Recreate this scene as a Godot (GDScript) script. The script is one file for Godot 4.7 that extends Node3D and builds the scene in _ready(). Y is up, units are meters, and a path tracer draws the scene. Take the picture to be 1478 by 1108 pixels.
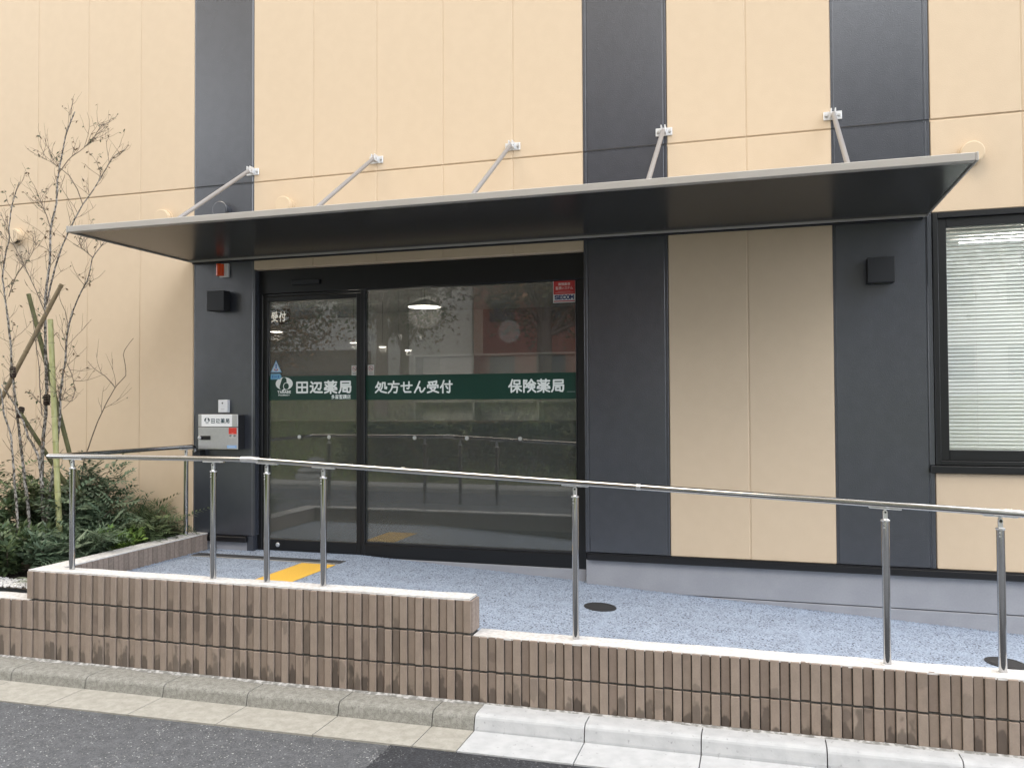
extends Node3D

# ------------------------------------------------------------------ mesh builder
class MB:
	var v := PackedVector3Array()
	var n := PackedVector3Array()
	var uv := PackedVector2Array()
	var col := PackedColorArray()
	var xf := Transform3D.IDENTITY
	var tint := Color(1, 1, 1)
	var use_uv := false
	var use_col := false

	func tri(a: Vector3, b: Vector3, c: Vector3, na: Vector3, nb: Vector3, nc: Vector3, ua := Vector2.ZERO, ub := Vector2.ZERO, uc := Vector2.ZERO) -> void:
		if (b - a).cross(c - a).dot(na) > 0.0:
			var t := b; b = c; c = t
			t = nb; nb = nc; nc = t
			var u := ub; ub = uc; uc = u
		v.append(xf * a); v.append(xf * b); v.append(xf * c)
		n.append((xf.basis * na).normalized()); n.append((xf.basis * nb).normalized()); n.append((xf.basis * nc).normalized())
		if use_uv:
			uv.append(ua); uv.append(ub); uv.append(uc)
		if use_col:
			col.append(tint); col.append(tint); col.append(tint)

	func flat(a: Vector3, b: Vector3, c: Vector3, nn: Vector3) -> void:
		tri(a, b, c, nn, nn, nn)

	func quad(a: Vector3, b: Vector3, c: Vector3, d: Vector3, nn: Vector3) -> void:
		tri(a, b, c, nn, nn, nn, Vector2(0, 1), Vector2(1, 1), Vector2(1, 0))
		tri(a, c, d, nn, nn, nn, Vector2(0, 1), Vector2(1, 0), Vector2(0, 0))

	func box(a: Vector3, b: Vector3, bev := 0.0) -> void:
		var m := (a + b) * 0.5
		var h := (b - a) * 0.5
		bev = minf(bev, minf(h.x, minf(h.y, h.z)) * 0.8)
		for ax in 3:
			var bx := (ax + 1) % 3
			var cx := (ax + 2) % 3
			for s in [-1.0, 1.0]:
				var q: Array[Vector3] = []
				for k in [[-1, -1], [1, -1], [1, 1], [-1, 1]]:
					var p := Vector3.ZERO
					p[ax] = s * h[ax]; p[bx] = k[0] * (h[bx] - bev); p[cx] = k[1] * (h[cx] - bev)
					q.append(m + p)
				var nn := Vector3.ZERO
				nn[ax] = s
				quad(q[0], q[1], q[2], q[3], nn)
		if bev <= 0.0:
			return
		for ax in 3:                       # edges along ax
			var bx := (ax + 1) % 3
			var cx := (ax + 2) % 3
			for s in [-1.0, 1.0]:
				for t in [-1.0, 1.0]:
					var p0 := Vector3.ZERO; var p1 := Vector3.ZERO
					p0[bx] = s * h[bx]; p0[cx] = t * (h[cx] - bev)
					p1[bx] = s * (h[bx] - bev); p1[cx] = t * h[cx]
					var e := Vector3.ZERO
					e[ax] = h[ax] - bev
					var nn := Vector3.ZERO
					nn[bx] = s; nn[cx] = t
					nn = nn.normalized()
					quad(m + p0 - e, m + p0 + e, m + p1 + e, m + p1 - e, nn)
		for sx in [-1.0, 1.0]:
			for sy in [-1.0, 1.0]:
				for sz in [-1.0, 1.0]:
					var s := Vector3(sx, sy, sz)
					var i := h - Vector3(bev, bev, bev)
					flat(m + s * Vector3(h.x, i.y, i.z), m + s * Vector3(i.x, h.y, i.z), m + s * Vector3(i.x, i.y, h.z), s.normalized())

	func tube(p: PackedVector3Array, r: PackedFloat32Array, sides := 8, caps := true) -> void:
		var k := p.size()
		if k < 2:
			return
		var d := (p[1] - p[0]).normalized()
		var u := d.cross(Vector3(0.31, 0.2, 0.93)).normalized()
		if u.length() < 0.1:
			u = d.cross(Vector3.RIGHT).normalized()
		var rings: Array = []
		var nrm: Array = []
		for i in k:
			var t := (p[mini(i + 1, k - 1)] - p[maxi(i - 1, 0)]).normalized()
			u = (u - t * u.dot(t)).normalized()
			var w := t.cross(u)
			var ring := PackedVector3Array()
			var nn := PackedVector3Array()
			for j in sides:
				var a := TAU * j / sides
				var o := u * cos(a) + w * sin(a)
				ring.append(p[i] + o * r[i]); nn.append(o)
			rings.append(ring); nrm.append(nn)
		for i in k - 1:
			for j in sides:
				var j2 := (j + 1) % sides
				var A: Vector3 = rings[i][j]; var B: Vector3 = rings[i][j2]; var C: Vector3 = rings[i + 1][j2]; var D: Vector3 = rings[i + 1][j]
				tri(A, B, C, nrm[i][j], nrm[i][j2], nrm[i + 1][j2])
				tri(A, C, D, nrm[i][j], nrm[i + 1][j2], nrm[i + 1][j])
		if caps:
			for e in [0, k - 1]:
				var nn: Vector3 = (p[0] - p[1]).normalized() if e == 0 else (p[k - 1] - p[k - 2]).normalized()
				for j in sides:
					flat(p[e], rings[e][j], rings[e][(j + 1) % sides], nn)

	func rod(a: Vector3, b: Vector3, r: float, sides := 12) -> void:
		tube(PackedVector3Array([a, b]), PackedFloat32Array([r, r]), sides)

	func lathe(prof: Array, segs := 24) -> void:   # profile of Vector2(radius, height) about +z
		for i in prof.size() - 1:
			var p0: Vector2 = prof[i]; var p1: Vector2 = prof[i + 1]
			var t := (p1 - p0).normalized()
			var nr := Vector2(t.y, -t.x)
			for j in segs:
				var a := TAU * j / segs
				var b := TAU * (j + 1) / segs
				var ca := Vector3(cos(a), sin(a), 0); var cb := Vector3(cos(b), sin(b), 0)
				var na := ca * nr.x + Vector3(0, 0, nr.y); var nb := cb * nr.x + Vector3(0, 0, nr.y)
				var A := ca * p0.x + Vector3(0, 0, p0.y); var B := cb * p0.x + Vector3(0, 0, p0.y)
				var C := cb * p1.x + Vector3(0, 0, p1.y); var D := ca * p1.x + Vector3(0, 0, p1.y)
				if p0.x > 1e-6:
					tri(A, B, C, na, nb, nb)
				if p1.x > 1e-6:
					tri(A, C, D, na, nb, na)

	func leaf(o: Vector3, d: Vector3, side: Vector3, l: float, w: float, fold := 0.25) -> void:
		var up := side.cross(d).normalized()
		var m := o + d * l * 0.45
		var tip := o + d * l
		var a := m + side * w * 0.5 + up * w * fold
		var b := m - side * w * 0.5 + up * w * fold
		flat(o, a, tip, (up - side * fold).normalized())
		flat(o, b, tip, (up + side * fold).normalized())

	func mesh() -> ArrayMesh:
		var a := []
		a.resize(Mesh.ARRAY_MAX)
		a[Mesh.ARRAY_VERTEX] = v
		a[Mesh.ARRAY_NORMAL] = n
		if use_uv:
			a[Mesh.ARRAY_TEX_UV] = uv
		if use_col:
			a[Mesh.ARRAY_COLOR] = col
		var m := ArrayMesh.new()
		m.add_surface_from_arrays(Mesh.PRIMITIVE_TRIANGLES, a)
		return m

# ------------------------------------------------------------------ helpers
var rng := RandomNumberGenerator.new()
var taken := {}
var cam: Camera3D
var M := {}

func V(x: float, y: float, z: float) -> Vector3:
	return Vector3(x, y, z)

func lin(r: float, g: float, b: float, a := 1.0) -> Color:
	var c := Color(r, g, b).linear_to_srgb()
	c.a = a
	return c

func numbered(called: String) -> String:
	if not taken.has(called):
		taken[called] = 0
		return called
	taken[called] += 1
	return "%s_%03d" % [called, taken[called]]

func tag(o: Node, label: String, category: String, group := "") -> void:
	o.set_meta("label", label)
	o.set_meta("category", category)
	if group != "":
		o.set_meta("group", group)

func thing(called: String, label: String, category: String, at := Vector3.ZERO, group := "") -> Node3D:
	var o := Node3D.new()
	o.name = numbered(called)
	add_child(o)
	o.position = at
	tag(o, label, category, group)
	return o

func part(called: String, m, mat: Material, parent: Node, at := Vector3.ZERO) -> MeshInstance3D:
	var o := MeshInstance3D.new()
	o.name = called if parent != self else numbered(called)
	o.mesh = m.mesh() if m is MB else m
	o.material_override = mat
	o.position = at
	parent.add_child(o, true)
	return o

func structure(called: String, m, mat: Material) -> MeshInstance3D:
	var o := part(called, m, mat, self)
	o.set_meta("kind", "structure")
	return o

func bx(a: Vector3, b: Vector3, bev := 0.0) -> MB:
	var m := MB.new()
	m.box(a, b, bev)
	return m

func px(u: float, w: float, z: float) -> Vector3:      # photo pixel -> point on the plane z
	var d := cam.transform.basis * Vector3((u - 739.0) / 1195.0, -(w - 554.0) / 1195.0, -1.0)
	return cam.position + d * ((z - cam.position.z) / d.z)

func ramp_y(x: float) -> float:
	return -0.127 - maxf(0.0, 0.0585 * (x - 3.45))

# ------------------------------------------------------------------ textures and materials
func noise_img(sz: int, freq: float, seed_: int, type := FastNoiseLite.TYPE_SIMPLEX_SMOOTH, oct := 3) -> Image:
	var f := FastNoiseLite.new()
	f.seed = seed_
	f.noise_type = type
	f.frequency = freq
	if type == FastNoiseLite.TYPE_CELLULAR:
		f.cellular_return_type = FastNoiseLite.RETURN_CELL_VALUE
		f.fractal_type = FastNoiseLite.FRACTAL_NONE
	else:
		f.fractal_type = FastNoiseLite.FRACTAL_FBM
		f.fractal_octaves = oct
	var im := f.get_seamless_image(sz, sz, false, false, 0.1, true)
	im.convert(Image.FORMAT_L8)
	return im

func ramp_tex(im: Image, stops: Array, over: Image = null, over_stops: Array = []) -> ImageTexture:   # stops: [t, linear r, g, b]
	var lut := _lut(stops)
	var lut2 := _lut(over_stops) if over else []
	var w := im.get_width(); var h := im.get_height()
	var src := im.get_data()
	var src2 := over.get_data() if over else PackedByteArray()
	var out := PackedByteArray()
	out.resize(w * h * 3)
	for i in w * h:
		var c: Color = lut[src[i]]
		if over:
			var c2: Color = lut2[src2[i]]
			c = Color(c.r * c2.r, c.g * c2.g, c.b * c2.b)
		c = c.linear_to_srgb()
		out[i * 3] = int(clampf(c.r, 0, 1) * 255.0)
		out[i * 3 + 1] = int(clampf(c.g, 0, 1) * 255.0)
		out[i * 3 + 2] = int(clampf(c.b, 0, 1) * 255.0)
	return ImageTexture.create_from_image(Image.create_from_data(w, h, false, Image.FORMAT_RGB8, out))

func _lut(stops: Array) -> Array:
	var a := []
	for i in 256:
		var t := i / 255.0
		var c := Color(stops[0][1], stops[0][2], stops[0][3])
		for k in stops.size() - 1:
			if t >= stops[k][0]:
				var f := clampf((t - stops[k][0]) / maxf(1e-5, stops[k + 1][0] - stops[k][0]), 0, 1)
				c = Color(stops[k][1], stops[k][2], stops[k][3]).lerp(Color(stops[k + 1][1], stops[k + 1][2], stops[k + 1][3]), f)
		a.append(c)
	return a

func grey(t0: float, a: float, t1: float, b: float) -> Array:
	return [[t0, a, a, a], [t1, b, b, b]]

func mat(c: Color, rough := 0.7, metal := 0.0) -> StandardMaterial3D:
	var m := StandardMaterial3D.new()
	m.albedo_color = c
	m.roughness = rough
	m.metallic = metal
	return m

func surf(tex: Texture2D, metres: float, rough := 0.8, bump: Texture2D = null, cm := 0.0, c := Color(1, 1, 1), own := false) -> StandardMaterial3D:
	var m := mat(c, rough)
	m.albedo_texture = tex
	m.uv1_triplanar = true
	m.uv1_world_triplanar = not own
	m.uv1_scale = Vector3.ONE / metres
	m.uv1_triplanar_sharpness = 8.0
	if bump:
		m.heightmap_enabled = true
		m.heightmap_texture = bump
		m.heightmap_scale = cm
	return m

func make_materials() -> void:
	# painted panels: fine sprayed stipple
	var st := noise_img(512, 0.2, 11, FastNoiseLite.TYPE_SIMPLEX_SMOOTH, 2)
	var blot := noise_img(512, 0.012, 12)
	var st_t := ImageTexture.create_from_image(st)
	M.beige = surf(ramp_tex(blot, [[0.25, .585, .466, .336], [0.75, .597, .477, .345]], st, grey(.2, .985, .8, 1.0)), 0.9, 0.62, st_t, 0.06)
	M.slate = surf(ramp_tex(blot, [[0.25, .038, .043, .056], [0.75, .041, .046, .060]], st, grey(.2, .95, .8, 1.0)), 0.9, 0.24, st_t, 0.085)
	M.slate.metallic_specular = 0.7
	M.slate.clearcoat_enabled = true
	M.slate.clearcoat = 0.5
	M.slate.clearcoat_roughness = 0.22
	M.plinth = surf(ramp_tex(blot, [[0.25, .285, .295, .33], [0.75, .31, .32, .355]], st, grey(.2, .95, .8, 1.0)), 1.7, 0.75, st_t, 0.03)
	M.black = mat(lin(.006, .0065, .008), 0.36)
	M.black_matte = mat(lin(.012, .013, .016), 0.6)
	M.flash = mat(lin(.008, .008, .010), 0.33)
	# metal
	var br := noise_img(256, 0.03, 21)
	M.steel = surf(ramp_tex(br, grey(.2, .50, .8, .52)), 0.5, 0.09)
	M.steel.metallic = 1.0
	M.brushed = surf(ramp_tex(br, grey(.2, .56, .8, .59)), 0.3, 0.42)
	M.brushed.metallic = 1.0
	M.cast = mat(lin(.72, .73, .76), 0.3, 0.85)
	M.galv = mat(lin(.70, .71, .73), 0.42, 0.6)
	M.rod = mat(lin(.27, .26, .26), 0.45, 0.3)
	M.fascia = surf(ramp_tex(br, [[.2, .37, .352, .33], [.8, .39, .372, .35]]), 2.0, 0.45)
	M.soffit = surf(ramp_tex(br, [[.2, .038, .038, .039], [.8, .043, .043, .044]]), 2.0, 0.26)
	M.soffit.metallic_specular = 0.3
	# ramp surfacing: resin-bound chips
	var chips := noise_img(1024, 0.16, 31, FastNoiseLite.TYPE_CELLULAR)
	var patch := noise_img(1024, 0.006, 32)
	M.deck = surf(ramp_tex(chips, [[0.0, .055, .066, .09], [0.09, .085, .10, .135], [0.14, .235, .28, .36], [0.5, .295, .355, .46], [1.0, .375, .44, .55]], patch, grey(.25, .92, .75, 1.03)), 1.25, 0.85, ImageTexture.create_from_image(chips), 0.25)
	M.yellow = surf(ramp_tex(noise_img(512, .05, 33), [[.2, .80, .47, .06], [.8, .85, .52, .08]], noise_img(512, .2, 34, FastNoiseLite.TYPE_CELLULAR), grey(0, .93, 1, 1.0)), 0.4, 0.6, st_t, 0.08)
	M.drain = surf(ramp_tex(noise_img(256, .12, 35), [[.2, .06, .065, .075], [.8, .10, .105, .115]]), 0.3, 0.5)
	M.cover = surf(ramp_tex(noise_img(256, .2, 36), [[.2, .018, .018, .02], [.8, .045, .045, .048]]), 0.25, 0.55)
	# coping mortar
	var cn := noise_img(512, 0.04, 41, FastNoiseLite.TYPE_SIMPLEX_SMOOTH, 5)
	var cnt := ImageTexture.create_from_image(cn)
	M.coping = surf(ramp_tex(cn, [[.2, .52, .51, .505], [.5, .61, .60, .60], [.8, .67, .665, .665]], noise_img(512, .15, 42), grey(.15, .94, .4, 1.0)), 0.8, 0.9, cnt, 0.08)
	M.fillet = surf(ramp_tex(cn, [[.35, .17, .17, .165], [.5, .25, .25, .245], [.65, .40, .40, .40]]), 1.1, 0.95, cnt, 0.1)
	M.mortar = surf(ramp_tex(cn, [[.2, .06, .057, .053], [.8, .12, .114, .106]]), 0.5, 0.95, cnt, 0.2)
	# kerbs
	var ag := noise_img(1024, 0.12, 51, FastNoiseLite.TYPE_CELLULAR)
	var agt := ImageTexture.create_from_image(ag)
	var pch := noise_img(1024, 0.012, 52, FastNoiseLite.TYPE_SIMPLEX_SMOOTH, 5)
	M.kerb_old = surf(ramp_tex(pch, [[.2, .19, .187, .168], [.5, .225, .222, .202], [.8, .26, .257, .237]], ag, grey(0.0, .72, .6, 1.05)), 0.6, 0.92, agt, 0.02)
	M.gutter_old = surf(ramp_tex(pch, [[.2, .275, .264, .232], [.5, .305, .293, .26], [.8, .335, .323, .29]], ag, grey(0.0, .9, .5, 1.0)), 1.1, 0.9, agt, 0.02)
	M.kerb_new = surf(ramp_tex(pch, [[.2, .37, .38, .395], [.8, .425, .435, .45]], noise_img(1024, .03, 54), [[.0, .45, .46, .45], [.16, .8, .8, .8], [.24, 1, 1, 1]]), 1.3, 0.85, agt, 0.03)
	# asphalt
	var as_ := noise_img(1024, 0.22, 61, FastNoiseLite.TYPE_CELLULAR)
	var ast := ImageTexture.create_from_image(as_)
	M.asphalt = surf(ramp_tex(as_, [[0, .046, .048, .053], [.5, .075, .078, .085], [.97, .10, .104, .112], [.985, .28, .28, .275], [1.0, .42, .42, .41]], noise_img(1024, .012, 62, FastNoiseLite.TYPE_SIMPLEX_SMOOTH, 5), grey(.2, .82, .8, 1.12)), 1.3, 0.92, ast, 0.05)
	M.asphalt_new = surf(ramp_tex(as_, [[0, .012, .013, .016], [.7, .026, .028, .034], [.96, .040, .042, .049], [1.0, .18, .18, .18]], noise_img(1024, .012, 63), grey(.2, .85, .8, 1.1)), 1.4, 0.9, ast, 0.2)
	# plants
	M.soil = surf(ramp_tex(noise_img(512, .1, 71), [[.2, .02, .014, .01], [.8, .06, .045, .03]]), 0.5, 1.0, cnt, 1.0)
	M.leaf = mat(Color(1, 1, 1), 0.5)
	M.leaf.vertex_color_use_as_albedo = true
	M.leaf.backlight_enabled = true
	M.leaf.backlight = Color(.25, .3, .12)
	M.bark = surf(ramp_tex(noise_img(512, .05, 72, FastNoiseLite.TYPE_SIMPLEX_SMOOTH, 4), [[.32, .035, .03, .025], [.42, .10, .09, .078], [.52, .19, .175, .16], [.66, .33, .315, .295]]), 1.0, 0.9)
	M.twig = surf(ramp_tex(noise_img(256, .05, 73), [[.3, .085, .065, .05], [.7, .20, .165, .13]]), 0.2, 0.9)
	M.bamboo = [
		surf(ramp_tex(noise_img(256, .02, 74), [[.2, .155, .115, .065], [.8, .23, .175, .105]]), 0.5, 0.6),
		surf(ramp_tex(noise_img(256, .02, 75), [[.2, .075, .08, .03], [.8, .125, .125, .052]]), 0.5, 0.6),
		surf(ramp_tex(noise_img(256, .02, 76), [[.2, .30, .31, .13], [.8, .40, .40, .20]]), 0.5, 0.55),
	]
	M.rope = surf(ramp_tex(noise_img(256, .15, 77), [[.2, .012, .008, .006], [.8, .05, .03, .022]]), 0.1, 1.0, st_t, 0.3)
	# glass
	M.glass = mat(lin(.02, .022, .021, 0.60), 0.0)
	M.glass.metallic_specular = 0.5
	M.clear = mat(lin(.9, 1, .97, 0.02), 0.0)
	M.clear.transparency = BaseMaterial3D.TRANSPARENCY_ALPHA
	M.clear.cull_mode = BaseMaterial3D.CULL_DISABLED
	M.glass.transparency = BaseMaterial3D.TRANSPARENCY_ALPHA
	M.glass.cull_mode = BaseMaterial3D.CULL_DISABLED
	# indoors
	M.room_wall = mat(lin(.52, .51, .47), 0.9)
	M.room_ceiling = mat(lin(.68, .68, .66), 0.9)
	M.room_floor = surf(ramp_tex(noise_img(256, .02, 81), [[.2, .07, .068, .064], [.8, .095, .092, .085]]), 1.2, 0.45)
	M.wood = surf(ramp_tex(noise_img(256, .02, 82), [[.2, .07, .032, .018], [.8, .12, .058, .034]]), 0.9, 0.5)
	M.white = mat(lin(.72, .72, .71), 0.55)
	M.blind = mat(lin(.68, .73, .72), 0.5)

# ------------------------------------------------------------------ lettering (print): stroke glyphs on a 100 x 100 field
var G := {
	"田": [[10,12,90,12,90,90,10,90,10,12],[50,12,50,90],[10,50,90,50]],
	"辺": [[38,18,88,18],[88,18,85,55,78,68,66,64],[60,18,56,42,38,68],[12,10,26,24],[6,42,24,42,24,72,8,90],[24,74,42,88,96,90]],
	"薬": [[6,14,94,14],[32,4,32,24],[68,4,68,24],[36,30,64,30,64,56,36,56,36,30],[36,43,64,43],[10,32,24,42],[6,58,26,48],[90,32,76,42],[74,48,94,58],[4,68,96,68],[50,56,50,98],[46,70,28,86,6,94],[54,70,72,86,94,94]],
	"局": [[18,10,86,10,86,32,18,32],[18,10,18,50,14,76,4,94],[18,48,90,48],[90,48,88,80,82,92,66,90],[34,62,64,62,64,84,34,84,34,62]],
	"処": [[30,8,22,30,8,50],[28,22,48,22,44,44,30,68,6,90],[20,40,34,62,52,82,96,92],[64,14,62,46,52,66],[64,14,84,14,84,58,96,60,97,48]],
	"方": [[50,4,50,22],[6,24,94,24],[40,24,36,56,24,78,6,94],[38,48,80,48,76,80,70,92,54,90]],
	"せ": [[6,40,94,36],[70,10,70,52,64,62,54,60],[28,14,28,74,36,88,84,88]],
	"ん": [[50,8,34,46,10,92],[24,66,40,50,52,56,54,78,62,90,76,84,92,60]],
	"受": [[80,6,50,12,16,14],[20,22,28,32],[46,20,52,30],[80,18,68,32],[10,54,10,38,90,38,90,54],[26,54,74,54,60,72,36,86,8,94],[30,60,50,78,94,94]],
	"付": [[32,4,22,34,6,56],[24,36,24,96],[40,30,96,30],[78,6,78,86,72,94,58,90],[50,46,62,64]],
	"保": [[30,4,20,34,4,56],[22,36,22,96],[44,10,86,10,86,36,44,36,44,10],[34,54,96,54],[66,36,66,98],[62,58,50,76,34,90],[70,58,80,74,98,88]],
	"険": [[10,8,10,96],[10,10,32,10,22,32,34,44,32,58,18,60],[66,4,56,22,40,34],[66,4,78,22,98,34],[52,36,84,36],[46,48,90,48,90,64,46,64,46,48],[68,36,68,64,56,82,40,96],[70,68,82,84,98,96]],
	"多": [[48,4,34,22,14,34],[40,16,76,16,56,38,14,52],[40,24,54,34],[60,40,44,58,20,72],[52,52,90,52,68,80,14,98],[50,62,64,74]],
	"摩": [[50,2,50,12],[10,14,96,14],[16,14,14,60,6,94],[20,32,52,32],[36,20,36,50],[56,32,94,32],[74,20,74,50],[74,56,30,58],[28,70,84,70],[20,82,92,82],[58,56,58,96,46,96]],
	"聖": [[8,8,54,8],[16,8,16,46],[46,8,46,50],[16,20,46,20],[16,32,46,32],[6,48,54,44],[62,10,90,10,90,40,62,40,62,10],[14,62,86,62],[18,78,82,78],[6,96,94,96],[50,62,50,96]],
	"蹟": [[8,8,34,8,34,30,8,30,8,8],[20,30,20,86],[20,56,36,56],[8,50,8,86],[4,92,38,84],[46,10,94,10],[50,22,90,22],[42,34,98,34],[70,2,70,34],[50,42,90,42,90,80,50,80,50,42],[50,54,90,54],[50,66,90,66],[58,84,44,96],[80,84,96,96]],
	"店": [[50,2,50,14],[10,16,96,16],[14,16,12,60,4,94],[56,24,56,60],[56,38,88,38],[30,60,86,60,86,92,30,92,30,60]],
	"画": [[10,10,90,10],[30,28,70,28,70,72,30,72,30,28],[50,10,50,72],[30,50,70,50],[12,32,12,90,88,90,88,32]],
	"像": [[28,6,8,50],[20,40,20,96],[40,16,90,16],[40,30,90,30,90,48,40,48,40,30],[64,30,64,90,50,96],[64,60,94,94],[40,90,64,70]],
	"遠": [[12,10,26,24],[6,42,24,42,24,72,8,90],[24,74,42,88,96,90],[40,14,90,14],[66,4,66,26],[34,26,96,26],[44,36,86,36,86,54,44,54,44,36],[64,54,64,80],[64,58,40,76],[64,58,92,76]],
	"隔": [[10,8,10,96],[10,10,32,10,22,32,34,44,32,58,18,60],[44,12,98,12],[54,22,88,22,88,38,54,38,54,22],[46,96,46,48,96,48,96,96],[56,74,88,74],[72,60,72,96]],
	"監": [[10,6,10,50,48,50],[10,6,46,6],[10,28,46,28],[28,6,28,50],[60,6,52,26],[58,16,92,16],[66,30,84,44],[14,92,14,62,86,62,86,92],[38,62,38,92],[62,62,62,92],[4,94,96,94]],
	"視": [[22,4,30,14],[8,22,40,22,8,60],[26,46,26,96],[52,8,90,8,90,58,52,58,52,8],[52,24,90,24],[52,40,90,40],[60,58,54,84,40,96],[80,58,80,88,96,90,96,78]],
	"シ": [[14,20,32,30],[8,44,26,54],[12,88,50,78,90,30]],
	"ス": [[16,16,82,16,60,56,10,92],[56,58,92,92]],
	"テ": [[22,12,78,12],[8,40,92,40],[52,40,46,76,26,94]],
	"ム": [[46,8,16,84,86,78],[66,52,92,94]],
	"T": [[4,8,96,8],[50,8,50,96]], "A": [[4,96,50,6,96,96],[22,66,78,66]], "N": [[10,96,10,6,90,94,90,4]],
	"B": [[12,6,12,94,70,94,88,84,88,62,72,50,12,50],[72,50,82,40,82,18,66,6,12,6]], "E": [[90,6,12,6,12,94,90,94],[12,50,80,50]],
	"P": [[12,96,12,6,76,6,90,20,90,40,76,54,12,54]], "H": [[12,4,12,96],[88,4,88,96],[12,50,88,50]],
	"R": [[12,96,12,6,76,6,90,20,90,40,76,52,12,52],[56,52,92,96]], "M": [[8,96,8,6,50,62,92,6,92,96]],
	"C": [[90,22,70,6,30,6,10,26,10,74,30,94,70,94,90,78]], "Y": [[6,6,50,50,94,6],[50,50,50,96]],
	"S": [[90,20,74,6,24,6,8,20,8,36,24,48,76,52,92,64,92,80,76,94,24,94,8,80]], "O": [[30,6,70,6,92,28,92,72,70,94,30,94,8,72,8,28,30,6]],
}

func seg(im: Image, a: Vector2, b: Vector2, th: float, c: Color) -> void:
	var r := th * 0.5
	var x0 := maxi(0, int(minf(a.x, b.x) - r - 1)); var x1 := mini(im.get_width() - 1, int(maxf(a.x, b.x) + r + 1))
	var y0 := maxi(0, int(minf(a.y, b.y) - r - 1)); var y1 := mini(im.get_height() - 1, int(maxf(a.y, b.y) + r + 1))
	for y in range(y0, y1 + 1):
		for x in range(x0, x1 + 1):
			var p := Vector2(x + 0.5, y + 0.5)
			var q := Geometry2D.get_closest_point_to_segment(p, a, b)
			var k := clampf(r + 0.5 - p.distance_to(q), 0.0, 1.0)
			if k > 0.0:
				im.set_pixel(x, y, im.get_pixel(x, y).lerp(c, k))

func write(im: Image, text: String, x: float, y: float, w: float, h: float, gap: float, th: float, c: Color) -> void:
	for ch in text:
		for s in G.get(ch, []):
			for i in range(0, s.size() - 2, 2):
				seg(im, Vector2(x + s[i] * w / 100.0, y + s[i + 1] * h / 100.0), Vector2(x + s[i + 2] * w / 100.0, y + s[i + 3] * h / 100.0), th, c)
		x += w + gap

func ellipse(im: Image, cx: float, cy: float, rx: float, ry: float, c: Color) -> void:
	for y in range(maxi(0, int(cy - ry - 1)), mini(im.get_height(), int(cy + ry + 2))):
		for x in range(maxi(0, int(cx - rx - 1)), mini(im.get_width(), int(cx + rx + 2))):
			var d := sqrt(pow((x + .5 - cx) / rx, 2) + pow((y + .5 - cy) / ry, 2))
			var k := clampf((1.0 - d) * minf(rx, ry) + 0.5, 0, 1)
			if k > 0.0:
				im.set_pixel(x, y, im.get_pixel(x, y).lerp(c, k))

func emblem(im: Image, cx: float, cy: float, s: float, ink: Color, ground: Color) -> void:   # s = half width
	ellipse(im, cx, cy, s, s * 0.66, ink)
	seg(im, Vector2(cx - s * .02, cy - s * .36), Vector2(cx - s * .26, cy + s * .34), s * .56, ground)
	seg(im, Vector2(cx - s * .02, cy - s * .36), Vector2(cx + s * .05, cy + s * .2), s * .56, ground)
	ellipse(im, cx + s * .22, cy + s * .26, s * .35, s * .38, ink)
	ellipse(im, cx + s * .24, cy + s * .26, s * .29, s * .32, ground)
	seg(im, Vector2(cx - s * .16, cy + s * .70), Vector2(cx - s * .0, cy + s * .56), s * .12, ink)

func printed(im: Image, rough := 0.5) -> StandardMaterial3D:
	var m := mat(Color(1, 1, 1), rough)
	m.albedo_texture = ImageTexture.create_from_image(im)
	return m

func sheet(x0: float, y0: float, x1: float, y1: float, z: float) -> MB:      # a printed sheet facing the street
	var m := MB.new()
	m.use_uv = true
	m.quad(V(x0, y0, z), V(x1, y0, z), V(x1, y1, z), V(x0, y1, z), Vector3(0, 0, 1))
	return m

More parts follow.
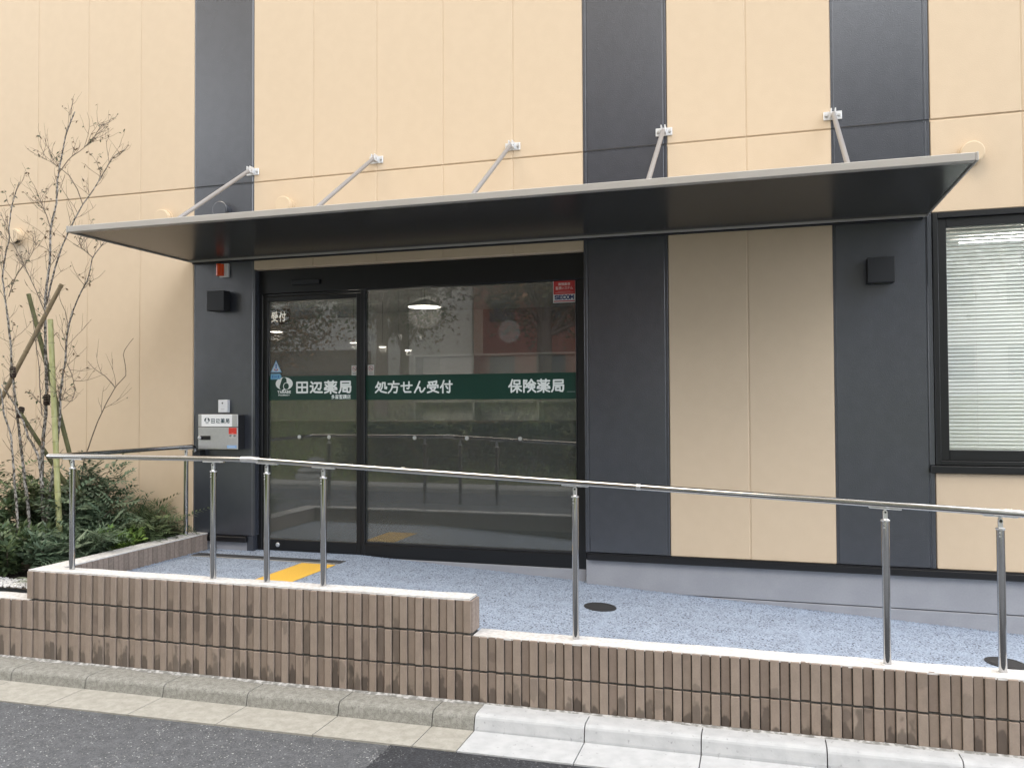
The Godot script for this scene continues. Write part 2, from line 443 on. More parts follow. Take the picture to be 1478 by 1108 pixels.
# ------------------------------------------------------------------ the building
func build_facade() -> Node3D:
	var b := thing("pharmacy_building", "beige panelled pharmacy facade with dark slate vertical stripes and a glazed entrance", "building")
	part("backing_wall", bx(V(-6, 2.50, -.22), V(13, 7.0, -.104)), M.mortar, b)
	part("backing_wall", bx(V(-6, -.9, -.22), V(2.33, 2.50, -.104)), M.mortar, b)
	part("backing_wall", bx(V(5.44, -.9, -.22), V(7.80, 2.50, -.104)), M.mortar, b)
	part("backing_wall", bx(V(7.80, -.9, -.22), V(13, .70, -.104)), M.mortar, b)
	part("backing_wall", bx(V(9.7, .70, -.22), V(13, 2.50, -.104)), M.mortar, b)
	# joint sealant just behind the panel faces, painted like the panels
	var dark := {3: [1.785, 2.405], 9: [5.370, 6.020], 12: [7.188, 7.832]}
	var edges: Array = []
	for i in range(-9, 22):
		edges.append(i * 0.6)
	var g := 0.0035
	for k in edges.size() - 1:
		var i := k - 9
		var is_dark := dark.has(i)
		var x0: float = edges[k]; var x1: float = edges[k + 1]
		var m: Material = M.slate if is_dark else M.beige
		if not is_dark:
			if dark.has(i + 1): x1 = dark[i + 1][0]
			if dark.has(i - 1): x0 = dark[i - 1][1]
		var spans: Array = [[3.122, 6.98]]
		var low := 0.004
		if i >= 4 and i <= 8:
			spans.append([2.345, 3.112])
		elif i >= 13 and i <= 15:
			spans.append([low, .662]); spans.append([2.468, 3.112])
		else:
			spans.append([low, 3.112])
		for s in spans:
			part("panel", bx(V(x0 + g, s[0], -.1), V(x1 - g, s[1], 0), .005), m, b)
			if is_dark:                     # paint carried a little past the joints
				if dark[i][0] < x0 - .008:
					part("painted_edge", bx(V(dark[i][0] + .001, s[0], -.1), V(x0 - g, s[1], -.0008), .003), m, b)
				if dark[i][1] > x1 + .008:
					part("painted_edge", bx(V(x1 + g, s[0], -.1), V(dark[i][1] - .001, s[1], -.0008), .003), m, b)
			part("joint_sealant", bx(V(x1 - .02, s[0] + .004, -.09), V(x1 - .001 if dark.has(i + 1) else x1 + .0195, s[1] - .004, -.0045)), m, b)
			if is_dark:
				part("joint_sealant", bx(V(dark[i][0], s[0] + .004, -.09), V(x0 + .02, s[1] - .004, -.0045)), m, b)
	for r in [[-6.0, 1.785, M.beige], [1.785, 2.405, M.slate], [2.405, 5.37, M.beige], [5.37, 6.02, M.slate], [6.02, 7.188, M.beige], [7.188, 7.832, M.slate], [7.832, 13.0, M.beige]]:
		part("joint_sealant", bx(V(r[0] + .0, 3.105, -.085), V(r[1] - .0, 3.13, -.0095)), r[2], b)
	# bottom edge of the panels, base flashing, plinth
	for r in [[-6.0, 2.345], [5.385, 12.0]]:
		var fl := part("base_flashing", bx(V(r[0], -.052, -.09), V(r[1], -.006, .022), .003), M.flash, b)
		part("drip_lip", bx(V(r[0], -.0055, -.09), V(r[1], .0032, .014)), M.flash, fl)
	part("plinth", bx(V(-6, -.9, -.1), V(2.395, -.054, -.012)), M.plinth, b)
	var pl := part("plinth", bx(V(5.372, -.283, -.1), V(12, -.054, -.012), .003), M.plinth, b)
	part("plinth", bx(V(5.372, -.9, -.1), V(12, -.289, -.006), .003), M.plinth, b)
	part("entrance_sill", bx(V(2.40, -.9, -.12), V(5.36, -.143, -.062), .003), M.plinth, b)
	# reveals of the entrance opening
	part("reveal", bx(V(2.34, -.14, -.22), V(2.4035, 2.344, -.008)), M.slate, b)
	return b

func glazing(x0: float, y0: float, x1: float, y1: float, z: float) -> MB:
	var m := MB.new()
	m.box(V(x0, y0, z - .003), V(x1, y1, z + .003))
	return m

func rail_frame(x0: float, y0: float, x1: float, y1: float, l: float, r: float, bt: float, tp: float, za: float, zb: float, bev := .003) -> MB:
	var m := MB.new()
	m.box(V(x0, y0, za), V(x0 + l, y1, zb), bev)
	m.box(V(x1 - r, y0, za), V(x1, y1, zb), bev)
	m.box(V(x0 + l, y0, za + .001), V(x1 - r, y0 + bt, zb - .001), bev)
	m.box(V(x0 + l, y1 - tp, za + .001), V(x1 - r, y1, zb - .001), bev)
	return m

func build_entrance(b: Node3D) -> void:
	var white := lin(.86, .88, .87)
	var green := lin(.004, .043, .030)
	# header and jambs
	var fr := part("entrance_frame", bx(V(2.404, 2.136, -.16), V(5.368, 2.3435, -.066), .004), M.black, b)
	part("jamb", bx(V(2.404, -.142, -.16), V(2.452, 2.134, -.068), .004), M.black, fr)
	part("jamb", bx(V(5.30, -.20, -.16), V(5.368, 2.134, -.068), .004), M.black, fr)
	var sen := part("door_sensor", bx(V(2.756, 2.198, -.0655), V(3.031, 2.246, -.035), .008), M.black_matte, fr)
	sen.set_meta("label", "slim black motion sensor over the sliding door")
	part("track_cover", bx(V(2.452, 2.112, -.158), V(3.452, 2.133, -.074), .003), M.black, fr)
	# sliding leaf
	var d := part("sliding_door", rail_frame(2.456, -.124, 3.412, 2.108, .046, .044, .098, .04, -.122, -.078), M.black, b)
	part("glass", glazing(2.503, -.025, 3.367, 2.067, -.1), M.clear, d)
	part("glass", glazing(2.503, -.025, 3.367, 2.067, -.114), M.glass, d)
	var im := Image.create(1024, 250, false, Image.FORMAT_RGB8)
	im.fill(green)
	emblem(im, 180, 78, 102, white, green)
	write(im, "TANABE", 102, 152, 22, 26, 5, 7, white)
	write(im, "PHARMACY", 112, 190, 13, 15, 4, 4, white)
	var xs := [316, 480, 648, 815]
	for k in 4:
		write(im, "田辺薬局"[k], xs[k], 52, 150, 132, 0, 20, white)
	write(im, "多摩聖蹟店", 730, 197, 41, 44, 4, 5.5, white)
	part("lettering_film", sheet(2.5035, 1.194, 3.3665, 1.405, -.0962), printed(im, .35), d)
	var lk := MB.new()
	lk.xf = Transform3D(Basis.IDENTITY, V(2.605, -.073, -.0778))
	lk.lathe([Vector2(0.019, 0), Vector2(0.019, .006), Vector2(.015, .009), Vector2(.006, .009), Vector2(.006, .006), Vector2(0, .006)], 20)
	part("lock", lk, M.cast, d)
	# stickers on the sliding leaf
	im = Image.create(160, 240, false, Image.FORMAT_RGBA8)
	im.fill(Color(0, 0, 0, 0))
	var pale := lin(.50, .62, .72)
	var blue := lin(.04, .12, .42)
	for y in 150:
		var hw := (y + 4) * 0.5
		for x in range(int(80 - hw), int(80 + hw)):
			if x >= 0 and x < 160:
				var edge: bool = y > 140 or absf(x - 80) > hw - 7
				im.set_pixel(x, y, lin(.12, .35, .62) if edge else pale)
	seg(im, Vector2(80, 50), Vector2(80, 96), 16, blue)
	seg(im, Vector2(58, 110), Vector2(66, 122), 12, lin(.4, .05, .05))
	seg(im, Vector2(102, 110), Vector2(94, 122), 12, lin(.4, .05, .05))
	ellipse(im, 80, 124, 9, 9, blue)
	for y in range(166, 236):
		for x in range(4, 156 - int(absf(y - 201) * .6)):
			im.set_pixel(x, y, lin(.16, .40, .60))
	seg(im, Vector2(34, 192), Vector2(34, 212), 12, blue)
	seg(im, Vector2(58, 202), Vector2(92, 202), 9, blue)
	seg(im, Vector2(112, 192), Vector2(112, 212), 12, blue)
	var tm := printed(im)
	tm.transparency = BaseMaterial3D.TRANSPARENCY_ALPHA_SCISSOR
	tm.alpha_scissor_threshold = 0.5
	part("warning_sticker", sheet(2.515, 1.375, 2.632, 1.545, -.0955), tm, d)
	im = Image.create(96, 140, false, Image.FORMAT_RGB8)
	im.fill(lin(.50, .49, .46))
	ellipse(im, 48, 48, 36, 36, lin(.30, .10, .09)); ellipse(im, 48, 48, 28, 28, lin(.50, .49, .46))
	seg(im, Vector2(26, 26), Vector2(70, 70), 8, lin(.30, .10, .09)); seg(im, Vector2(30, 52), Vector2(66, 52), 9, lin(.08, .08, .08))
	seg(im, Vector2(20, 104), Vector2(76, 104), 8, lin(.12, .12, .12)); seg(im, Vector2(20, 122), Vector2(76, 122), 8, lin(.12, .12, .12))
	var nsm := printed(im)
	part("no_smoking_sticker", sheet(3.315, 1.404, 3.3665, 1.488, -.0955), nsm, d)
	var dot := MB.new()
	dot.lathe([Vector2(.017, 0), Vector2(.017, .0012), Vector2(0, .0016)], 20)
	var dm := dot.mesh()
	for x in [2.806, 3.097]:
		part("safety_dot", dm, M.cast, d, V(x, .872, -.0965))
	# fixed pane
	var f := part("fixed_window", rail_frame(3.414, -.142, 5.299, 2.1345, .034, .012, .112, .004, -.15, -.07), M.black, b)
	part("glass", glazing(3.449, -.03, 5.286, 2.13, -.1), M.clear, f)
	part("glass", glazing(3.449, -.03, 5.286, 2.13, -.114), M.glass, f)
	part("glazing_bead", bx(V(3.449, -.029, -.094), V(5.286, -.012, -.083), .002), M.black_matte, f)
	im = Image.create(2000, 230, false, Image.FORMAT_RGB8)
	im.fill(green)
	var kx := 2000.0 / 1.837
	for k in 6:
		write(im, "処方せん受付"[k], (3.533 + k * .1188 - 3.449) * kx, 54, .112 * kx, 118, 0, 16, white)
	for k in 4:
		write(im, "保険薬局"[k], (4.724 + k * .1193 - 3.449) * kx, 54, .110 * kx, 118, 0, 16, white)
	seg(im, Vector2((5.21 - 3.449) * kx, 168), Vector2((5.275 - 3.449) * kx, 168), 3, lin(.4, .45, .43))
	part("lettering_film", sheet(3.4495, 1.191, 5.2855, 1.4, -.0962), printed(im, .35), f)
	part("no_smoking_sticker", sheet(3.468, 1.404, 3.527, 1.49, -.0955), nsm, f)
	im = Image.create(256, 266, false, Image.FORMAT_RGB8)
	im.fill(lin(.55, .55, .54))
	im.fill_rect(Rect2i(5, 5, 246, 166), lin(.42, .028, .028))
	var pink := lin(.62, .50, .46)
	write(im, "遠隔画像", 58, 38, 32, 32, 3, 4.5, pink)
	write(im, "監視システム", 30, 82, 31, 34, 2, 4.5, pink)
	seg(im, Vector2(56, 140), Vector2(196, 138), 4, lin(.5, .3, .28))
	seg(im, Vector2(24, 154), Vector2(230, 152), 4, lin(.5, .3, .28))
	write(im, "SECOM", 20, 182, 38, 46, 6, 13, lin(.01, .02, .09))
	im.fill_rect(Rect2i(8, 242, 240, 14), lin(.35, .05, .06))
	part("security_sticker", sheet(5.101, 1.957, 5.284, 2.142, -.0955), printed(im), f)
	for x in [3.899, 4.364, 4.82]:
		part("safety_dot", dm, M.cast, f, V(x, .872, -.0965))
	var fd := MB.new()
	fd.lathe([Vector2(.093, 0), Vector2(.093, .001), Vector2(0, .0012)], 40)
	var fm := mat(lin(.55, .58, .55, .22), .5)
	fm.transparency = BaseMaterial3D.TRANSPARENCY_ALPHA
	part("frosted_disc", fd, fm, f, V(4.729, 1.741, -.108))

func build_side_window(b: Node3D) -> void:
	var w := part("office_window", rail_frame(7.836, .718, 9.66, 2.466, .034, .034, .03, .04, -.10, .012, .003), M.black, b)
	part("sash", rail_frame(7.8705, .7485, 9.6255, 2.4255, .056, .056, .073, .062, -.08, -.012, .003), M.black, w)
	part("sill", bx(V(7.800, .664, -.10), V(9.67, .714, .032), .004), M.black, w)
	part("edge_bead", bx(V(7.8, .716, -.09), V(7.8345, 2.466, .004), .004), M.slate, w)
	part("glass", glazing(7.927, .822, 9.569, 2.363, -.045), M.clear, w)
	part("glass", glazing(7.927, .822, 9.569, 2.363, -.059), M.clear, w)
	# venetian blind, a thing of its own hanging behind the glass
	var bl := thing("venetian_blind", "white horizontal venetian blind hanging behind the office window", "blind", V(8.75, .79, -.15))
	part("head_rail", bx(V(-.83, 1.60, -.02), V(.83, 1.635, .02), .003), M.white, bl)
	var sl := MB.new()
	for k in 4:                      # curved slat
		var a0 := deg_to_rad(-62 + k * 5 - 10); var a1 := deg_to_rad(-62 + (k + 1) * 5 - 10)
		var p0 := Vector2(-.0125 + k * .00625, 0).rotated(deg_to_rad(-56)) + Vector2(0, 0)
		var p1 := Vector2(-.0125 + (k + 1) * .00625, 0).rotated(deg_to_rad(-56))
		var bow0 := .0018 * (1.0 - pow((k - 2) / 2.0, 2)); var bow1 := .0018 * (1.0 - pow((k - 1) / 2.0, 2))
		sl.quad(V(-.82, p0.y + bow0, p0.x), V(.82, p0.y + bow0, p0.x), V(.82, p1.y + bow1, p1.x), V(-.82, p1.y + bow1, p1.x), V(0, .5, .8).normalized())
		sl.quad(V(-.82, p0.y + bow0 - .0006, p0.x), V(.82, p0.y + bow0 - .0006, p0.x), V(.82, p1.y + bow1 - .0006, p1.x), V(-.82, p1.y + bow1 - .0006, p1.x), V(0, -.5, -.8).normalized())
	var sm := sl.mesh()
	for k in 61:
		part("slat", sm, M.blind, bl, V(rng.randf_range(-.002, .002), .025 + k * .0258, 0))
	part("bottom_rail", bx(V(-.82, 0, -.012), V(.82, .014, .012), .002), M.white, bl)
	for x in [-.62, 0.0, .62]:
		part("cord", bx(V(x - .001, .01, .014), V(x + .001, 1.61, .016)), M.white, bl)

func build_rooms() -> void:
	structure("room_floor", bx(V(-3.0, -.3, -7.2), V(7.7, -.132, -.165)), M.room_floor)
	structure("room_ceiling", bx(V(-3.0, 2.75, -7.2), V(13, 2.9, -.222)), M.room_ceiling)
	structure("room_wall", bx(V(-3.0, -.13, -7.2), V(13, 2.75, -7.0)), M.room_wall)
	structure("room_wall", bx(V(-3.2, -.13, -7.2), V(-3.0, 2.9, -.222)), M.room_wall)
	structure("room_wall", bx(V(7.6, -.13, -7.0), V(7.7, 2.75, -.222)), M.room_wall)
	structure("room_wall", bx(V(12.9, -.13, -7.0), V(13, 2.75, -.222)), M.room_wall)
	structure("room_wall", bx(V(-3.0, -.13, -.26), V(2.33, 2.75, -.223)), M.room_wall)
	structure("room_wall", bx(V(2.33, 2.50, -.26), V(5.44, 2.75, -.223)), M.room_wall)
	structure("room_wall", bx(V(5.44, -.13, -.26), V(7.60, 2.75, -.223)), M.room_wall)
	structure("room_floor", bx(V(7.7, -.3, -7.0), V(12.9, -.132, -.222)), M.room_floor)
	var c := thing("reception_counter", "long dark wooden reception counter inside the lobby behind the glass", "counter", V(1.8, -.132, -3.6))
	part("front_panel", bx(V(-3.6, 0, -.05), V(4.2, 1.02, 0)), M.wood, c)
	part("counter_top", bx(V(-3.65, 1.021, -.6), V(4.25, 1.06, .06), .006), M.wood, c)
	part("side_panel", bx(V(4.15, 0, -.6), V(4.2, 1.02, -.051)), M.wood, c)
	var sh := thing("white_shelf_unit", "white shelf unit with bright shelf edges behind the reception counter", "shelf", V(3.0, -.132, -6.6))
	part("back_board", bx(V(-1.9, 0, -.3), V(1.3, 2.1, -.28)), M.white, sh)
	for x in [-1.9, -.85, .25, 1.27]:
		part("upright", bx(V(x, 0, -.279), V(x + .03, 2.1, .05)), M.white, sh)
	for y in [.5, .95, 1.3, 1.62, 2.07]:
		part("shelf_board", bx(V(-1.869, y, -.279), V(1.269, y + .03, .045)), M.white, sh)
	var w := thing("accent_wall_panel", "maroon accent panel on the back wall of the lobby", "panel", V(4.2, -.13, -6.99))
	part("board", bx(V(-2.0, 2.0, 0), V(3.39, 2.87, .04)), mat(lin(.13, .042, .03), .6), w)
	part("board", bx(V(.12, 1.0, 0), V(3.39, 1.999, .04)), mat(lin(.14, .045, .032), .6), w)
	# reception sign
	var im := Image.create(256, 120, false, Image.FORMAT_RGB8)
	im.fill(lin(.006, .004, .003))
	write(im, "受付", 22, 12, 100, 96, 8, 12, lin(.72, .68, .58))
	var s := thing("reception_sign", "dark hanging board with pale reception characters inside the lobby", "sign", V(.757, 2.28, -3.0))
	part("board", bx(V(-.16, -.10, -.02), V(.16, .10, 0), .002), M.wood, s)
	var lm := printed(im)
	lm.emission_enabled = true          # backlit characters
	lm.emission = Color.BLACK
	lm.emission_texture = lm.albedo_texture
	lm.emission_energy_multiplier = 1.1
	part("lettering", sheet(-.135, -.085, .135, .085, .0008), lm, s)
	for x in [-.12, .12]:
		part("wire", bx(V(x - .002, .10, -.012), V(x + .002, .468, -.008)), M.black_matte, s)
	for k in 3:
		var p: Vector3 = [V(2.06, 1.977, -3.0), V(2.434, 1.967, -3.0), V(2.737, 1.95, -3.0)][k]
		var n := thing("counter_marker", ["dim round number marker hanging beside the reception sign", "pale round number marker hanging between the two dim ones", "dim round number marker hanging beside the pendant lamp"][k], "sign", p, "round markers over the counter")
		var disc := MB.new()
		disc.lathe([Vector2(.045, -.004), Vector2(.045, .004), Vector2(0, .004)], 24)
		part("disc", disc, M.white if k == 1 else mat(lin(.10, .10, .09), .5), n)
		var bar := MB.new()
		bar.box(V(-.006, -.024, .0045), V(.006, .026, .006), 0)
		bar.box(V(-.016, .012, .0045), V(-.0065, .02, .006), 0)
		part("numeral", bar, M.black_matte if k == 1 else M.white, n)
		part("wire", bx(V(-.0015, .045, -.002), V(.0015, 2.75 - p.y - .001, .002)), M.black_matte, n)
	# pendant and small lamps, lit
	lamp(V(2.78, 2.33, -3.0), .20, "large round pendant lamp glowing behind the fixed pane", 9.0, 14.0)
	lamp(V(-.56, 2.285, -5.0), .10, "small glowing pendant lamp behind the sliding door near the reception sign", 3.0, 10.0)
	lamp(V(.783, 2.08, -5.0), .055, "small glowing pendant lamp behind the sliding door stile", 2.0, 10.0)
	lamp(V(1.266, 2.005, -5.0), .055, "small glowing pendant lamp below the dim round marker", 2.0, 10.0)
	lamp(V(1.682, 1.945, -5.0), .05, "small glowing pendant lamp below the pale round marker", 2.0, 10.0)
	var t := thing("office_tube_light", "bright fluorescent tube light behind the venetian blind", "lamp", V(8.9, 2.5, -1.4))
	part("housing", bx(V(-.65, .03, -.1), V(.65, .249, .1), .005), M.white, t)
	var tb := MB.new()
	tb.rod(V(-.6, 0, 0), V(.6, 0, 0), .016)
	var em := mat(lin(.9, .9, .9), .5)
	em.emission_enabled = true
	em.emission = Color(1, .98, .94)
	em.emission_energy_multiplier = 6.0
	part("tube", tb, em, t)
	var l := OmniLight3D.new()
	l.light_color = Color(1, .98, .94); l.light_energy = .7; l.light_size = .1; l.omni_range = 14; l.omni_attenuation = 2.0; l.shadow_enabled = true
	t.add_child(l)
	l.position = V(0, -.06, 0)

func lamp(p: Vector3, r: float, label: String, power: float, glow: float) -> void:
	var t := thing("pendant_lamp", label, "lamp", p, "pendant lamps in the lobby")
	var sh := MB.new()
	sh.xf = Transform3D(Basis(Vector3.RIGHT, -PI / 2), Vector3.ZERO)
	sh.lathe([Vector2(r, -.002), Vector2(r, .018), Vector2(r * .35, r * .30 + .02), Vector2(.012, r * .34 + .03), Vector2(0, r * .34 + .03)], 28)
	part("shade", sh, M.white, t)
	var d := MB.new()
	d.xf = Transform3D(Basis(Vector3.RIGHT, -PI / 2), Vector3.ZERO)
	d.lathe([Vector2(0, -.004), Vector2(r * .96, -.004), Vector2(r * .96, .012)], 28)
	var em := mat(lin(.9, .9, .88), .5)
	em.emission_enabled = true
	em.emission = Color(1, .97, .90)
	em.emission_energy_multiplier = glow * .35
	part("diffuser", d, em, t)
	part("wire", bx(V(-.003, r * .34 + .03, -.003), V(.003, 2.749 - p.y, .003)), M.black_matte, t)
	var l := OmniLight3D.new()
	l.light_color = Color(1, .97, .90)
	l.light_energy = power * .06
	l.light_size = r
	l.omni_range = 12
	l.omni_attenuation = 2.0
	l.shadow_enabled = true
	t.add_child(l)
	l.position = V(0, -.03 - r * .2, 0)

# ------------------------------------------------------------------ canopy and wall fittings
func build_canopy() -> void:
	var c := thing("entrance_canopy", "thin flat grey metal canopy with dark glossy underside over the entrance", "canopy", V(4.8, 2.44, 0))
	var x0 := -3.045; var x1 := 3.008; var zf := 1.412
	part("fascia", bx(V(x0 + .014, .002, zf - .05), V(x1 - .014, .047, zf), .003), M.fascia, c)
	for x in [x0, x1 - .0135]:
		part("end_cap", bx(V(x, 0, .012), V(x + .0135, .049, zf + .002), .003), M.fascia, c)
	part("soffit_panel", bx(V(x0 + .014, .010, .05), V(x1 - .014, .022, zf - .0505)), M.soffit, c)
	part("roof_sheet", bx(V(x0 + .014, .030, .05), V(x1 - .014, .038, zf - .0505)), M.fascia, c)
	var lg := part("wall_ledger", bx(V(x0 + .014, -.004, .001), V(x1 - .014, .046, .0495), .004), M.fascia, c)
	part("gutter_lip", bx(V(x0 + .03, -.018, .002), V(x1 - .03, -.0045, .03), .004), M.black_matte, lg)
	for i in 5:
		var x := -2.4 + i * 1.2
		var top := V(x, .772, .055)
		var bot := V(x, .06, 1.115)
		var r := MB.new()
		r.rod(top + V(0, -.012, .02), bot, .0165, 14)
		var rod := part("tie_rod", r, M.rod, c)
		var e := MB.new()
		e.box(V(x - .02, .0385, 1.06), V(x + .02, .044, 1.17), .001)
		e.box(V(x - .004, .044, 1.08), V(x + .004, .085, 1.15), .001)
		part("foot_bracket", e, M.galv, rod)
		var br := part("wall_bracket", bx(V(x - .062, .742, .0008), V(x + .062, .802, .010), .002), M.galv, c)
		for s in [-.014, .014]:
			part("lug", bx(V(x + s - .004, .752, .010), V(x + s + .004, .806, .075), .001), M.galv, br)
		for s in [-.042, .042]:
			var bo := MB.new()
			bo.xf = Transform3D(Basis.IDENTITY, V(x + s, .772, .010))
			bo.lathe([Vector2(.013, 0), Vector2(.013, .004), Vector2(.009, .004), Vector2(.009, .012), Vector2(0, .012)], 6)
			part("bolt", bo, M.brushed, br)
		var pin := MB.new()
		pin.rod(V(x - .024, .772, .055), V(x + .024, .772, .055), .006, 8)
		part("pin", pin, M.brushed, br)

func build_vents() -> void:
	var cap := MB.new()
	cap.lathe([Vector2(.082, .0), Vector2(.082, .012), Vector2(.070, .012), Vector2(.070, .02)], 32)
	var cm := cap.mesh()
	var hood := MB.new()      # round hood, open on the underside
	var segs := 32
	for j in segs:
		var a := TAU * j / segs; var b2 := TAU * (j + 1) / segs
		var ca := V(cos(a), sin(a), 0); var cb := V(cos(b2), sin(b2), 0)
		var lowz := func(t: float) -> float: return .02 if sin(t) > -.45 else .062
		if sin((a + b2) * .5) > -.55:
			hood.tri(ca * .072 + V(0, 0, .02), cb * .072 + V(0, 0, .02), cb * .074 + V(0, 0, .062), ca, cb, cb)
			hood.tri(ca * .072 + V(0, 0, .02), cb * .074 + V(0, 0, .062), ca * .074 + V(0, 0, .062), ca, cb, ca)
		hood.tri(ca * .074 + V(0, 0, .062), cb * .074 + V(0, 0, .062), cb * .066 + V(0, 0, .07), (ca + V(0, 0, 1)).normalized(), (cb + V(0, 0, 1)).normalized(), V(0, 0, 1))
		hood.tri(ca * .074 + V(0, 0, .062), cb * .066 + V(0, 0, .07), ca * .066 + V(0, 0, .07), (ca + V(0, 0, 1)).normalized(), V(0, 0, 1), V(0, 0, 1))
		hood.flat(ca * .066 + V(0, 0, .07), cb * .066 + V(0, 0, .07), V(0, 0, .07), V(0, 0, 1))
	var hm := hood.mesh()
	var gr := MB.new()
	for k in 6:
		gr.box(V(-.05, -.052 + k * .02, .008), V(.05, -.046 + k * .02, .011))
	var gm := gr.mesh()
	var cream := mat(lin(.59, .47, .33), .5)
	var where := [[-.24, 2.80, "beige round vent cap behind the bare sapling branches", false], [1.475, 2.86, "beige round vent cap between the sapling and the slate stripe", false], [2.10, 2.888, "dark slate round vent cap on the slate stripe above the mailbox", true], [2.735, 2.885, "beige round vent cap above the sliding door", false], [8.085, 2.853, "beige round vent cap above the office window", false]]
	for w in where:
		var t := thing("vent_cap", w[2], "vent", V(w[0], w[1], .001), "round vent caps along the wall")
		part("flange", cm, M.slate if w[3] else cream, t)
		part("hood", hm, M.slate if w[3] else cream, t)
		part("grille", gm, M.black_matte, t)

func build_fittings() -> void:
	var k := 0
	for x in [2.088, 7.494]:
		var t := thing("wall_lamp", ["black cube wall lamp beneath the orange strobe", "black cube wall lamp beside the office window"][k], "lamp", V(x, 1.985, 0), "cube wall lamps under the canopy")
		part("housing", bx(V(-.088, 0, .012), V(.088, .176, .105), .003), M.black_matte, t)
		part("wall_plate", bx(V(-.06, .02, .0006), V(.06, .156, .0118)), M.black_matte, t)
		part("lens", bx(V(-.06, -.003, .03), V(.06, -.0005, .09)), M.black, t)
		k += 1
	var s := thing("strobe_beacon", "orange strobe beacon on a white base under the canopy", "beacon", V(2.10, 2.30, 0))
	part("base", bx(V(-.028, -.012, .0006), V(.062, .112, .028), .004), M.white, s)
	var ln := MB.new()
	for j in 16:
		var a := PI * j / 16.0; var b2 := PI * (j + 1) / 16.0
		var p := V(-cos(a) * .034, 0, .028 + sin(a) * .045); var q := V(-cos(b2) * .034, 0, .028 + sin(b2) * .045)
		var na := V(-cos(a), 0, sin(a)); var nb := V(-cos(b2), 0, sin(b2))
		var h := V(0, .105, 0)
		ln.tri(p, q, q + h, na, nb, nb)
		ln.tri(p, q + h, p + h, na, nb, na)
		ln.flat(p + h, q + h, V(0, .105, .028), Vector3.UP)
		ln.flat(p, q, V(0, 0, .028), Vector3.DOWN)
	var om := mat(lin(.72, .075, .012), .18)
	part("lens", ln, om, s, V(-.012, 0, 0))
	var ic := thing("intercom", "small white intercom box above the mailbox", "intercom", V(2.118, 1.086, 0))
	part("body", bx(V(-.048, 0, .0006), V(.052, .114, .036), .004), mat(lin(.74, .76, .80), .4), ic)
	var bt := MB.new()
	bt.xf = Transform3D(Basis.IDENTITY, V(-.002, .085, .036))
	bt.lathe([Vector2(.008, 0), Vector2(.008, .002), Vector2(0, .002)], 16)
	part("button", bt, mat(lin(.12, .13, .15), .4), ic)
	part("speaker_slot", bx(V(-.018, .03, .036), V(.02, .0325, .0366)), mat(lin(.3, .3, .3), .5), ic)
	# mailbox
	var m := thing("mailbox", "stainless mailbox with a white name plate on the slate stripe", "mailbox", V(2.117, .766, 0))
	part("body", bx(V(-.198, -.002, .0006), V(.204, .300, .094), .003), M.black_matte, m)
	var fl := part("flap", bx(V(-.202, .198, .0945), V(.203, .306, .104), .002), M.brushed, m)
	var im := Image.create(640, 190, false, Image.FORMAT_RGB8)
	var pw := lin(.84, .86, .88)
	im.fill(pw)
	var ink := lin(.012, .045, .06)
	emblem(im, 116, 88, 58, ink, pw)
	write(im, "TANABE", 84, 132, 9, 14, 2, 3, lin(.2, .25, .27))
	write(im, "田辺薬局", 196, 60, 88, 80, 14, 10, ink)
	part("name_plate", sheet(-.166, .200, .147, .3045, .1046), printed(im, .35), fl)
	var dr := part("door", bx(V(-.202, .001, .0945), V(.203, .193, .103), .002), M.brushed, m)
	part("latch_plate", bx(V(-.178, .083, .1032), V(-.075, .118, .108), .002), M.black, dr)
	var kn := MB.new()
	kn.xf = Transform3D(Basis.IDENTITY, V(-.178, .1, .108))
	kn.lathe([Vector2(.015, -.004), Vector2(.016, .012), Vector2(.012, .018), Vector2(0, .019)], 18)
	part("latch_knob", kn, M.cast, dr)
	im = Image.create(160, 190, false, Image.FORMAT_RGB8)
	im.fill(lin(.50, .50, .49))
	im.fill_rect(Rect2i(0, 0, 160, 118), lin(.60, .035, .02))
	seg(im, Vector2(60, 92), Vector2(78, 104), 6, lin(.7, .4, .3)); seg(im, Vector2(78, 104), Vector2(96, 92), 6, lin(.7, .4, .3))
	for q in [[14, 62], [92, 148]]:
		seg(im, Vector2(q[0], 140), Vector2(q[1], 140), 10, lin(.05, .05, .05)); seg(im, Vector2(q[0], 158), Vector2(q[1] - 8, 158), 10, lin(.08, .08, .08))
		seg(im, Vector2((q[0] + q[1]) / 2.0, 128), Vector2((q[0] + q[1]) / 2.0, 168), 8, lin(.05, .05, .05))
	part("red_sticker", sheet(.112, .100, .193, .190, .1036), printed(im), dr)
	im = Image.create(160, 44, false, Image.FORMAT_RGB8)
	im.fill(lin(.24, .42, .72))
	seg(im, Vector2(30, 20), Vector2(130, 20), 12, lin(.5, .62, .8))
	part("blue_sticker", sheet(.096, .012, .193, .036, .1036), printed(im), dr)

